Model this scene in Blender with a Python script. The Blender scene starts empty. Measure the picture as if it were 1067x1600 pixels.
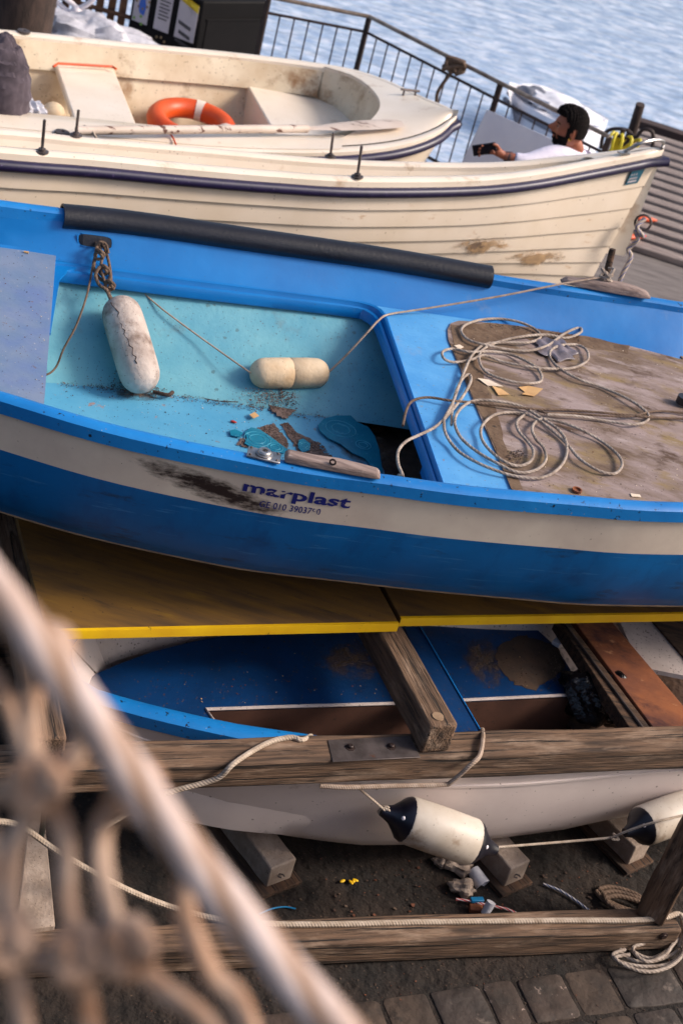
import bpy, math, random
from mathutils import Vector as V, Matrix
R = math.radians
random.seed(7)
sc = bpy.context.scene
COL = sc.collection
# ------------------------------------------------------------------ camera
FPX, PITCH, ROLL, CH = 2300.0, R(32), R(16), 3.9
cF = V((0, math.cos(PITCH), -math.sin(PITCH)))
cU0 = V((0, math.sin(PITCH), math.cos(PITCH)))
cR = V((1, 0, 0)) * math.cos(ROLL) + cU0 * math.sin(ROLL)
cU = V((-1, 0, 0)) * math.sin(ROLL) + cU0 * math.cos(ROLL)
CAM = V((0, 0, CH))
def ray(x, y): return cF + cR * ((x - 533.5) / FPX) - cU * ((y - 800) / FPX)
def P(x, y, z):                       # point of the place seen at (x, y) of the photo, at height z
    d = ray(x, y); return CAM + d * ((z - CH) / d.z)
def PD(x, y, dist): return CAM + ray(x, y) * dist
def PY(x, y, Y):
    d = ray(x, y); return CAM + d * (Y / d.y)
cam = bpy.data.objects.new('camera', bpy.data.cameras.new('camera')); COL.objects.link(cam)
cam.matrix_world = Matrix.Translation(CAM) @ Matrix((cR, cU, -cF)).transposed().to_4x4()
cam.data.sensor_fit = 'VERTICAL'; cam.data.sensor_height = 36; cam.data.lens = 36 * FPX / 1600
cam.data.clip_start = 0.05; cam.data.clip_end = 2000
cam.data.dof.use_dof = True; cam.data.dof.focus_distance = 4.55; cam.data.dof.aperture_fstop = 4.6
sc.camera = cam
# ------------------------------------------------------------------ light
SUN_EL, SUN_AZ = R(38), R(84)         # azimuth measured clockwise from +Y
w = bpy.data.worlds.new("World"); sc.world = w; w.use_nodes = True
nt = w.node_tree; sky = nt.nodes.new('ShaderNodeTexSky'); sky.sky_type = 'NISHITA'; sky.sun_disc = False
sky.sun_elevation = SUN_EL; sky.sun_rotation = SUN_AZ; sky.air_density = 1.0; sky.dust_density = 4.0; sky.ozone_density = 1.0
nt.links.new(sky.outputs[0], nt.nodes['Background'].inputs[0]); nt.nodes['Background'].inputs[1].default_value = 0.088
sl = bpy.data.lights.new('sun', 'SUN'); sl.energy = 1.6; sl.angle = R(15); sl.color = (1, .89, .79)
so = bpy.data.objects.new('sun', sl); COL.objects.link(so)
sd = V((math.sin(SUN_AZ) * math.cos(SUN_EL), math.cos(SUN_AZ) * math.cos(SUN_EL), math.sin(SUN_EL)))
so.rotation_euler = sd.to_track_quat('Z', 'Y').to_euler(); so.location = (0, 0, 8)
sc.view_settings.view_transform = 'Standard'; sc.view_settings.look = 'None'
sc.view_settings.exposure = 1.12; sc.view_settings.gamma = 1
# ------------------------------------------------------------------ materials
def lin(c):
    return tuple(((v / 255) / 12.92 if v / 255 <= .04045 else ((v / 255 + .055) / 1.055) ** 2.4) for v in c) + (1,)
MATS = {}
_dk = (58, 44, 40)
SPECK = {'teal_wall': [(_dk, 45, .34, .45), ((70, 100, 104), 14, .30, .7)], 'well_floor': [(_dk, 40, .30, .5), ((120, 110, 108), 9, .28, .75)], 'blue_deck': [(_dk, 40, .28, .6), ((110, 140, 170), 16, .3, .6)],
 'grey_deck': [(_dk, 40, .26, .5), ((180, 176, 180), 30, .25, .7)], 'blue_rim': [((12, 18, 34), 28, .34, .6), ((190, 190, 186), 40, .2, .8)], 
  'cream_gel': [((120, 92, 68), 26, .24, .6)], 'cream_hull': [((126, 98, 74), 22, .22, .65)], 'cream_inside': [((96, 68, 48), 24, .34, .4)],
 'white_hull': [((90, 70, 62), 24, .26, .55)], 'white_rough': [((70, 52, 44), 45, .45, .3)], 'navy_deck': [((92, 74, 60), 34, .36, .45)], 'brown_box': [((40, 28, 24), 30, .3, .4)], 'fender_cream': [((100, 78, 60), 45, .26, .6)],
 'foam_white': [((74, 56, 46), 60, .36, .45)], 'foam_tan': [((100, 76, 56), 60, .3, .5)], 'plywood': [((48, 34, 26), 50, .34, .4), ((196, 182, 176), 60, .22, .7)], 'stone': [((130, 112, 100), 60, .24, .7)], 'yellow_top': [((50, 36, 26), 30, .26, .6)],
 'block': [((80, 64, 56), 60, .36, .4)], 'black_foam': [((120, 112, 116), 60, .16, .75)], 'boat_white': []}
def mat(name, c1, c2=None, rough=.5, scale=6, detail=6, stretch=(1, 1, 1), bump=.0, bscale=40, contrast=(.35, .65),
        spots=None, spec=.5, metal=0, coat=0, uv=False, bdist=.01):
    """c1/c2 = sRGB 0-255 triples mixed by noise; spots = list of (colour, scale, threshold, softness[, stretch])"""
    m = bpy.data.materials.new(name); m.use_nodes = True; n = m.node_tree.nodes; L = m.node_tree.links
    b = n['Principled BSDF']; b.inputs['Roughness'].default_value = rough; b.inputs['Metallic'].default_value = metal
    b.inputs['Specular IOR Level'].default_value = spec; b.inputs['Coat Weight'].default_value = coat
    tc = n.new('ShaderNodeTexCoord'); mp = n.new('ShaderNodeMapping'); mp.inputs['Scale'].default_value = stretch
    L.new(tc.outputs['UV' if uv else 'Object'], mp.inputs[0])
    c1 = lin(c1); c2 = lin(c2) if c2 else c1
    no = n.new('ShaderNodeTexNoise'); no.inputs['Scale'].default_value = scale; no.inputs['Detail'].default_value = detail
    no.inputs['Roughness'].default_value = .6
    L.new(mp.outputs[0], no.inputs[0])
    cr = n.new('ShaderNodeValToRGB'); cr.color_ramp.elements[0].position = contrast[0]; cr.color_ramp.elements[1].position = contrast[1]
    cr.color_ramp.elements[0].color = c1; cr.color_ramp.elements[1].color = c2
    L.new(no.outputs['Fac'], cr.inputs[0]); out = cr.outputs[0]; rmix = None
    for sp in (spots or []):
        col, s, th, soft = sp[:4]; th = th if th < .62 else .62 + (th - .62) * .38
        mp2 = n.new('ShaderNodeMapping'); mp2.inputs['Scale'].default_value = sp[4] if len(sp) > 4 else stretch
        mp2.inputs['Location'].default_value = (s * .37, s * .11, .3)
        L.new(tc.outputs['UV' if uv else 'Object'], mp2.inputs[0])
        q = n.new('ShaderNodeTexNoise'); q.inputs['Scale'].default_value = s; q.inputs['Detail'].default_value = 8; q.inputs['Roughness'].default_value = .65
        L.new(mp2.outputs[0], q.inputs[0])
        mr = n.new('ShaderNodeMapRange'); mr.inputs[1].default_value = th; mr.inputs[2].default_value = th + soft
        L.new(q.outputs['Fac'], mr.inputs[0])
        mx = n.new('ShaderNodeMix'); mx.data_type = 'RGBA'; L.new(mr.outputs[0], mx.inputs[0]); L.new(out, mx.inputs[6]); mx.inputs[7].default_value = lin(col)
        out = mx.outputs[2]
    for col, vs, rad, gate in SPECK.get(name, []):
        vs *= 2.1; rad *= .85; gate = gate + (1 - gate) * .45
        vo = n.new('ShaderNodeTexVoronoi'); vo.inputs['Scale'].default_value = vs; vo.inputs['Randomness'].default_value = 1
        nz = n.new('ShaderNodeTexNoise'); nz.inputs['Scale'].default_value = vs * 2.2; L.new(tc.outputs['Object'], nz.inputs[0])
        va = n.new('ShaderNodeVectorMath'); va.operation = 'MULTIPLY_ADD'; L.new(nz.outputs['Color'], va.inputs[0]); va.inputs[1].default_value = (.5 / vs,) * 3; L.new(tc.outputs['Object'], va.inputs[2]); L.new(va.outputs[0], vo.inputs[0])
        sp3 = n.new('ShaderNodeSeparateColor'); L.new(vo.outputs['Color'], sp3.inputs[0])
        a1 = n.new('ShaderNodeMapRange'); a1.inputs[1].default_value = gate; a1.inputs[2].default_value = 1; a1.inputs[3].default_value = 0; a1.inputs[4].default_value = rad; L.new(sp3.outputs[0], a1.inputs[0])
        a2 = n.new('ShaderNodeMath'); a2.operation = 'LESS_THAN'; L.new(vo.outputs['Distance'], a2.inputs[0]); L.new(a1.outputs[0], a2.inputs[1])
        a3 = n.new('ShaderNodeMath'); a3.operation = 'MULTIPLY'; a3.inputs[1].default_value = .62; L.new(a2.outputs[0], a3.inputs[0])
        mx = n.new('ShaderNodeMix'); mx.data_type = 'RGBA'; L.new(a3.outputs[0], mx.inputs[0]); L.new(out, mx.inputs[6]); mx.inputs[7].default_value = lin(col); out = mx.outputs[2]
    L.new(out, b.inputs['Base Color'])
    if bump:
        nb = n.new('ShaderNodeTexNoise'); nb.inputs['Scale'].default_value = bscale; nb.inputs['Detail'].default_value = 6
        L.new(mp.outputs[0], nb.inputs[0]); bp = n.new('ShaderNodeBump'); bp.inputs['Strength'].default_value = bump; bp.inputs['Distance'].default_value = bdist
        L.new(nb.outputs['Fac'], bp.inputs['Height']); L.new(bp.outputs[0], b.inputs['Normal'])
    MATS[name] = m; return m
def ropemat(name, c1, c2, pitch=60, fleck=None):
    """twisted lay: stripes running round the rope from its UVs (u round, v metres along)"""
    m = mat(name, c1, c2, rough=.85, scale=30, uv=False); n = m.node_tree.nodes; L = m.node_tree.links; b = n['Principled BSDF']
    uvn = n.new('ShaderNodeUVMap'); sx = n.new('ShaderNodeSeparateXYZ'); L.new(uvn.outputs[0], sx.inputs[0])
    a = n.new('ShaderNodeMath'); a.operation = 'MULTIPLY'; a.inputs[1].default_value = 18.85; L.new(sx.outputs[0], a.inputs[0])
    c = n.new('ShaderNodeMath'); c.operation = 'MULTIPLY_ADD'; c.inputs[1].default_value = pitch * 6.283; L.new(sx.outputs[1], c.inputs[0]); L.new(a.outputs[0], c.inputs[2])
    s = n.new('ShaderNodeMath'); s.operation = 'SINE'; L.new(c.outputs[0], s.inputs[0])
    bp = n.new('ShaderNodeBump'); bp.inputs['Strength'].default_value = .5; bp.inputs['Distance'].default_value = .0012
    L.new(s.outputs[0], bp.inputs['Height']); L.new(bp.outputs[0], b.inputs['Normal'])
    if fleck:
        mr = n.new('ShaderNodeMapRange'); mr.inputs[1].default_value = fleck[1]; mr.inputs[2].default_value = fleck[1] + .1
        L.new(s.outputs[0], mr.inputs[0]); mx = n.new('ShaderNodeMix'); mx.data_type = 'RGBA'
        old = b.inputs['Base Color'].links[0].from_socket
        L.new(mr.outputs[0], mx.inputs[0]); L.new(old, mx.inputs[6]); mx.inputs[7].default_value = lin(fleck[0]); L.new(mx.outputs[2], b.inputs['Base Color'])
    return m
dirt = (70, 52, 40)
mat('blue_rim', (4, 104, 174), (16, 122, 194), rough=.45, scale=3, spots=[((14, 22, 40), 38, .66, .03), ((150, 130, 110), 60, .72, .04)], bump=.12, bscale=25)
mat('blue_hull', (0, 94, 156), (0, 110, 180), rough=.42, spec=.3, scale=2.5, spots=[((0, 78, 138), 3, .5, .3, (3, 3, .8)), ((50, 122, 180), 14, .60, .04, (.25, .25, 4)), ((30, 60, 90), 4, .60, .1, (1, 1, 3)), ((60, 120, 175), 90, .74, .05, (1, 1, 6)), ((8, 50, 100), 5, .58, .3)], bump=.06, bscale=12)
mat('cream_band', (222, 206, 188), (206, 188, 172), rough=.42, scale=5, spots=[((120, 95, 75), 70, .73, .05)])
mat('cream_bottom', (190, 150, 110), (150, 120, 95), rough=.6, scale=8)
mat('blue_deck', (66, 140, 200), (92, 160, 212), rough=.5, scale=5, spots=[((130, 110, 100), 55, .70, .05), ((150, 150, 165), 3.5, .60, .25), ((90, 70, 55), 140, .73, .03)], bump=.1, bscale=60)
mat('blue_inside', (0, 100, 170), (2, 112, 184), rough=.4, scale=3, spots=[((90, 120, 160), 6, .66, .2), ((70, 60, 60), 120, .75, .03)], bump=.08, bscale=20)
mat('grey_deck', (98, 120, 150), (116, 130, 154), rough=.6, scale=7, spots=[((90, 110, 160), 4, .5, .3), ((110, 90, 90), 40, .68, .05), ((70, 60, 60), 160, .72, .03)], bump=.1, bscale=60)
mat('teal_wall', (78, 146, 168), (104, 164, 178), rough=.5, scale=4, spots=[((60, 60, 60), 110, .71, .03), ((96, 120, 125), 6, .62, .2), ((75, 55, 45), 18, .72, .06)], bump=.15, bscale=50)
mat('well_floor', (76, 148, 184), (90, 158, 190), rough=.5, scale=5, spots=[((150, 125, 120), 14, .68, .05), ((80, 60, 55), 120, .73, .03)], bump=.1, bscale=40)
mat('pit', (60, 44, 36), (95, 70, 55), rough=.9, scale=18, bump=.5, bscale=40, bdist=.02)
mat('plywood', (146, 128, 124), (104, 84, 68), rough=.85, scale=3.2, contrast=(.38, .58), stretch=(1, 2.4, 1),
    spots=[((130, 108, 74), 3.6, .52, .12, (1, 2, 1)), ((76, 54, 38), 5, .55, .10, (1, 1.6, 1)), ((162, 146, 142), 4.4, .55, .14, (1, 2.6, 1)), ((50, 36, 28), 70, .70, .04)], bump=.35, bscale=30)
mat('black_foam', (22, 22, 32), (14, 14, 22), rough=.42, scale=8, bump=.15, bscale=80, spots=[((110, 105, 110), 160, .74, .03)])
mat('grey_wood', (150, 130, 122), (112, 94, 88), rough=.85, scale=4, stretch=(1, 14, 14), bump=.5, bscale=8, spots=[((190, 175, 168), 5, .62, .08, (1, 10, 10))])
mat('brown_wood', (116, 90, 70), (52, 39, 31), rough=.85, scale=3, stretch=(1, 12, 12), bump=.7, bscale=10, contrast=(.38, .66),
    spots=[((158, 134, 114), 3, .52, .22, (1.4, 5, 5)), ((26, 19, 15), 2.4, .575, .02, (.5, 34, 34)), ((44, 34, 28), 5, .62, .08, (1.5, 10, 10))])
mat('dark_wood', (92, 66, 48), (48, 34, 26), rough=.88, scale=3, stretch=(1, 12, 12), bump=.7, bscale=10, spots=[((120, 92, 70), 4, .56, .2, (1, 5, 5)), ((20, 15, 12), 2.4, .575, .02, (.5, 34, 34))])
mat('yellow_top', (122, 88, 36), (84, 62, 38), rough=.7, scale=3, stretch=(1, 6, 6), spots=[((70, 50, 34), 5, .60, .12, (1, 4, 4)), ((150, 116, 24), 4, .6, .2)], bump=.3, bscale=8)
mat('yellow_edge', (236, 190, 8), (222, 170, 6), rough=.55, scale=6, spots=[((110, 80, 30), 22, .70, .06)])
mat('foam_white', (196, 182, 172), (158, 142, 132), rough=.75, scale=7, spots=[((92, 66, 50), 5, .50, .16), ((60, 44, 36), 60, .70, .04)], bump=.35, bscale=60)
mat('foam_tan', (214, 192, 162), (188, 158, 122), rough=.7, scale=6, spots=[((120, 92, 66), 40, .70, .06)], bump=.25, bscale=60)
mat('fender_cream', (204, 194, 182), (182, 168, 152), rough=.5, scale=5, spots=[((132, 104, 78), 6, .54, .14), ((60, 44, 36), 60, .74, .04)])
mat('fender_black', (20, 20, 34), (12, 12, 22), rough=.35)
mat('cream_gel', (230, 216, 200), (220, 204, 184), rough=.3, scale=2.5, coat=.2, spots=[((176, 140, 104), 5, .60, .2), ((150, 120, 86), 9, .70, .12), ((110, 90, 70), 110, .76, .03)])
mat('cream_hull', (226, 210, 192), (216, 198, 176), rough=.28, scale=2.5, coat=.25, spots=[((176, 136, 92), 5, .64, .1, (1, 1, 3)), ((120, 100, 80), 120, .76, .03)])
mat('cream_inside', (222, 208, 184), (196, 174, 144), rough=.45, scale=3, spots=[((140, 104, 70), 4, .54, .16), ((70, 50, 36), 50, .72, .05)])
mat('purple_rub', (24, 20, 52), (38, 30, 64), rough=.38, scale=20, spots=[((110, 90, 130), 90, .66, .06)])
mat('white_hull', (226, 212, 206), (212, 197, 192), rough=.35, scale=2.5, spots=[((120, 95, 80), 8, .70, .15), ((60, 48, 44), 100, .76, .03)])
mat('white_rough', (206, 192, 186), (180, 166, 160), rough=.6, scale=6, spots=[((70, 52, 44), 55, .62, .06), ((60, 44, 36), 12, .68, .06)], bump=.2)
mat('navy_deck', (2, 56, 108), (4, 42, 82), rough=.45, scale=4, spots=[((62, 54, 52), 2.6, .56, .12), ((80, 60, 48), 60, .66, .05)], bump=.15, bscale=40)
mat('brown_box', (92, 62, 50), (70, 46, 38), rough=.6, scale=6, spots=[((40, 28, 24), 40, .66, .06)])
mat('rust_board', (144, 84, 48), (104, 58, 40), rough=.75, scale=5, stretch=(1, 1.6, 1), spots=[((62, 28, 28), 3.4, .53, .12), ((170, 120, 84), 8, .60, .06), ((50, 30, 26), 60, .68, .05)], bump=.3)
mat('black_plastic', (14, 14, 20), (8, 8, 12), rough=.22, bump=.9, bscale=18, bdist=.03)
mat('steel', (190, 186, 184), (140, 136, 134), rough=.35, metal=.9, scale=20)
mat('galv', (110, 100, 98), (76, 68, 66), rough=.5, metal=.6, scale=14, spots=[((120, 70, 40), 14, .66, .08)])
mat('iron', (58, 42, 38), (40, 30, 28), rough=.55, metal=.3, scale=14)
mat('ground', (42, 31, 24), (20, 15, 12), rough=.95, scale=5, bump=.9, bscale=22, bdist=.03, spots=[((96, 76, 62), 60, .66, .05), ((24, 18, 16), 4, .58, .15), ((110, 88, 70), 90, .70, .03)])
mat('stone', (68, 54, 46), (40, 32, 27), rough=.8, scale=7, bump=1.0, bscale=9, bdist=.02, spots=[((42, 34, 32), 8, .60, .1), ((140, 122, 112), 30, .68, .06)])
mat('quay', (120, 112, 108), (92, 84, 82), rough=.8, scale=3, bump=.4, bscale=12, stretch=(1, 5, 1))
mat('plank_grey', (150, 136, 128), (112, 98, 94), rough=.75, scale=4, stretch=(1, 8, 8), bump=.4)
mat('plank_under', (64, 44, 40), (44, 32, 30), rough=.8, scale=4)
mat('block', (172, 154, 140), (140, 122, 108), rough=.85, scale=14, bump=.4, bscale=80, spots=[((80, 62, 52), 40, .66, .06)])
mat('orange', (214, 80, 22), (192, 66, 18), rough=.45, scale=5, spots=[((150, 70, 40), 20, .70, .08)])
mat('white_tape', (226, 210, 196), (206, 190, 178), rough=.6)
mat('kiosk', (15, 13, 15), (10, 9, 11), rough=.7, spec=.15)
mat('kiosk_panel', (19, 17, 19), (14, 13, 15), rough=.7, spec=.15)
mat('poster_grey', (184, 176, 180), (172, 164, 170), rough=.5)
mat('poster_yellow', (232, 200, 40), (224, 190, 34), rough=.5)
mat('ink', (34, 34, 44), rough=.5)
mat('ink_blue', (40, 90, 180), rough=.5)
mat('ink_green', (110, 150, 70), rough=.5)
mat('ink_brown', (120, 100, 70), rough=.5)
mat('skin', (160, 92, 64), (142, 78, 54), rough=.5, scale=10)
mat('skin_tattoo', (150, 92, 72), (60, 50, 52), rough=.5, scale=45, contrast=(.48, .56))
mat('hair', (22, 13, 12), (10, 7, 7), rough=.75, spec=.12, scale=40, bump=.8, bscale=120, stretch=(1, 1, 3))
mat('lip', (150, 80, 70), rough=.5)
mat('eye', (150, 134, 124), rough=.3)
mat('shirt', (226, 220, 232), (212, 206, 222), rough=.8, scale=8, bump=.5, bscale=10, bdist=.02)
mat('trousers', (60, 64, 80), (50, 54, 70), rough=.9)
mat('phone', (22, 20, 34), rough=.2)
mat('gold', (200, 150, 60), rough=.3, metal=1)
mat('board_white', (236, 228, 230), (226, 218, 222), rough=.6)
mat('yellow_hose', (214, 196, 40), (190, 170, 30), rough=.5)
mat('dark_hose', (40, 46, 40), rough=.5)
mat('boat_white', (232, 230, 234), (220, 218, 224), rough=.4)
mat('boat_grey', (120, 122, 132), (100, 102, 112), rough=.6)
mat('pile', (74, 58, 52), (48, 38, 34), rough=.9, scale=6, stretch=(4, 4, 1), bump=.6)
mat('knit', (86, 76, 84), (58, 50, 58), rough=.95, scale=10)
mat('plastic_clear', (206, 204, 210), (180, 178, 186), rough=.2, scale=20, bump=.6, bscale=20)
mat('wicker', (110, 74, 44), (70, 44, 28), rough=.8, scale=10)
mat('chip_white', (226, 208, 188), (206, 184, 160), rough=.7)
mat('chip_tan', (206, 164, 112), (186, 142, 92), rough=.7)
mat('leaf_brown', (110, 60, 34), (80, 44, 28), rough=.7)
mat('debris_dark', (74, 54, 44), (44, 32, 28), rough=.95, scale=40)
mat('cyan_sticker', (20, 84, 104), rough=.4)
mat('rail_top', (150, 136, 122), (110, 90, 74), rough=.4, metal=.3, scale=10)
mat('film_grey', (128, 118, 124), (96, 88, 92), rough=.3, scale=14, bump=.5)
mat('teal_ring', (70, 160, 185), rough=.4)
mat('oar_paint', (206, 190, 178), (190, 172, 158), rough=.6, scale=4, spots=[((92, 56, 44), 6, .56, .04, (1, 4, 4))])
mat('mud_brown', (84, 64, 50), (60, 48, 42), rough=.7, scale=9, bump=.15)
mat('dirt_film', (84, 62, 44), (112, 90, 70), rough=.9, scale=12, bump=.5, spots=[((40, 30, 24), 30, .60, .06)])
mat('stone_brown', (76, 61, 50), (46, 36, 30), rough=.85, scale=6, bump=1.0, bscale=10, bdist=.02, spots=[((36, 28, 24), 9, .56, .1)])
mat('stone_dark', (58, 48, 43), (34, 28, 25), rough=.75, scale=8, bump=1.0, bscale=9, bdist=.02, spots=[((100, 88, 80), 12, .6, .1)])
mat('grit', (96, 78, 64), (70, 56, 46), rough=.9)
mat('plug', (150, 124, 98), (120, 96, 74), rough=.8, scale=30)
mat('teal_flake', (28, 122, 146), (14, 104, 132), rough=.25, scale=10, spots=[((90, 160, 180), 30, .60, .08)])
mat('mud', (120, 100, 92), (84, 66, 58), rough=.95, scale=24, bump=.6, bscale=60)
mat('red_bit', (170, 40, 24), rough=.5)
mat('cyan_bit', (20, 120, 170), rough=.4)
mat('seat_wood', (120, 90, 66), (90, 66, 50), rough=.8)
ropemat('rope_grey', (172, 158, 146), (128, 112, 100), 55)
ropemat('rope_dark', (110, 88, 72), (78, 60, 48), 60)
ropemat('rope_thin', (176, 156, 140), (140, 118, 100), 120)
ropemat('rope_pale', (186, 170, 154), (156, 138, 120), 90)
ropemat('rope_blue', (200, 184, 168), (170, 150, 134), 22, ((30, 70, 150), .75))
ropemat('rope_net', (200, 182, 176), (174, 150, 138), 16, ((140, 108, 84), .5))
ropemat('rope_cord', (182, 154, 134), (146, 106, 78), 20)
ropemat('rope_red', (220, 205, 200), (200, 185, 180), 30, ((190, 40, 50), .1))
ropemat('rope_striped', (200, 190, 180), (170, 170, 176), 40, ((30, 60, 110), .1))
# cream band of the blue boat: black scuff with its own outline
def add_scuff(m, u0, u1, v0, v1, col):
    n = m.node_tree.nodes; L = m.node_tree.links; b = n['Principled BSDF']; old = b.inputs['Base Color'].links[0].from_socket
    uv = n.new('ShaderNodeUVMap'); sx = n.new('ShaderNodeSeparateXYZ'); L.new(uv.outputs[0], sx.inputs[0])
    def M(op, a, b_=None, c=None):
        k = n.new('ShaderNodeMath'); k.operation = op
        for i, q in enumerate((a, b_, c)):
            if q is None: continue
            if isinstance(q, (int, float)): k.inputs[i].default_value = q
            else: L.new(q, k.inputs[i])
        return k.outputs[0]
    du = M('DIVIDE', M('SUBTRACT', sx.outputs[0], (u0 + u1) / 2), (u1 - u0) / 2)
    dv = M('DIVIDE', M('SUBTRACT', M('MULTIPLY_ADD', sx.outputs[0], -(v1 - v0) * .9 / (u1 - u0), sx.outputs[1]), (v0 + v1) / 2 - (u0 + u1) / 2 * (v1 - v0) * .9 / (u1 - u0)), (v1 - v0) * .42)
    r2 = M('ADD', M('MULTIPLY', du, du), M('MULTIPLY', dv, dv))
    mp = n.new('ShaderNodeMapping'); mp.inputs['Scale'].default_value = (9, 3.2, 1); L.new(uv.outputs[0], mp.inputs[0])
    no = n.new('ShaderNodeTexNoise'); no.inputs['Scale'].default_value = 1.6; no.inputs['Detail'].default_value = 10; no.inputs['Roughness'].default_value = .72; L.new(mp.outputs[0], no.inputs[0])
    val = M('SUBTRACT', M('MULTIPLY', no.outputs['Fac'], 2.6), M('ADD', r2, .42))
    mr = n.new('ShaderNodeMapRange'); mr.inputs[1].default_value = .0; mr.inputs[2].default_value = .75; L.new(val, mr.inputs[0])
    mx = n.new('ShaderNodeMix'); mx.data_type = 'RGBA'; L.new(mr.outputs[0], mx.inputs[0]); L.new(old, mx.inputs[6]); mx.inputs[7].default_value = lin(col); L.new(mx.outputs[2], b.inputs['Base Color'])
# lettering: dark blue film, flaked off in places
def lettermat():
    m = bpy.data.materials.new('letter_film'); m.use_nodes = True; n = m.node_tree.nodes; L = m.node_tree.links; b = n['Principled BSDF']
    b.inputs['Base Color'].default_value = lin((26, 34, 112)); b.inputs['Roughness'].default_value = .4
    tc = n.new('ShaderNodeTexCoord'); no = n.new('ShaderNodeTexNoise'); no.inputs['Scale'].default_value = 34; no.inputs['Detail'].default_value = 5; L.new(tc.outputs['Object'], no.inputs[0])
    mr = n.new('ShaderNodeMapRange'); mr.inputs[1].default_value = .575; mr.inputs[2].default_value = .595; mr.inputs[3].default_value = 1; mr.inputs[4].default_value = 0
    L.new(no.outputs['Fac'], mr.inputs[0]); L.new(mr.outputs[0], b.inputs['Alpha']); MATS['letter_film'] = m
lettermat()
def alphamat(name, col, scale, lo, hi, st=(1, 1, 1)):
    m = mat(name, col, tuple(int(c * .8) for c in col), rough=.7, scale=20); n = m.node_tree.nodes; L = m.node_tree.links; b = n['Principled BSDF']
    uv = n.new('ShaderNodeUVMap'); mp = n.new('ShaderNodeMapping'); mp.inputs['Scale'].default_value = st; L.new(uv.outputs[0], mp.inputs[0]); no = n.new('ShaderNodeTexNoise'); no.inputs['Scale'].default_value = scale; no.inputs['Detail'].default_value = 9; no.inputs['Roughness'].default_value = .7; L.new(mp.outputs[0], no.inputs[0])
    gr = n.new('ShaderNodeVectorMath'); gr.operation = 'DISTANCE'; gr.inputs[1].default_value = (.5, .5, 0); L.new(uv.outputs[0], gr.inputs[0])
    k = n.new('ShaderNodeMath'); k.operation = 'SUBTRACT'; L.new(no.outputs['Fac'], k.inputs[0]); q = n.new('ShaderNodeMath'); q.operation = 'MULTIPLY'; q.inputs[1].default_value = .75; L.new(gr.outputs['Value'], q.inputs[0]); L.new(q.outputs[0], k.inputs[1])
    mr = n.new('ShaderNodeMapRange'); mr.inputs[1].default_value = lo; mr.inputs[2].default_value = hi; L.new(k.outputs[0], mr.inputs[0]); L.new(mr.outputs[0], b.inputs['Alpha'])
alphamat('scuff_brown', (190, 156, 118), 4.0, .24, .40, (1, .6, 1)); alphamat('scuff_dark', (132, 108, 88), 5, .28, .38, (1, .5, 1)); alphamat('grime', (96, 78, 64), 5, .18, .52)
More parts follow.
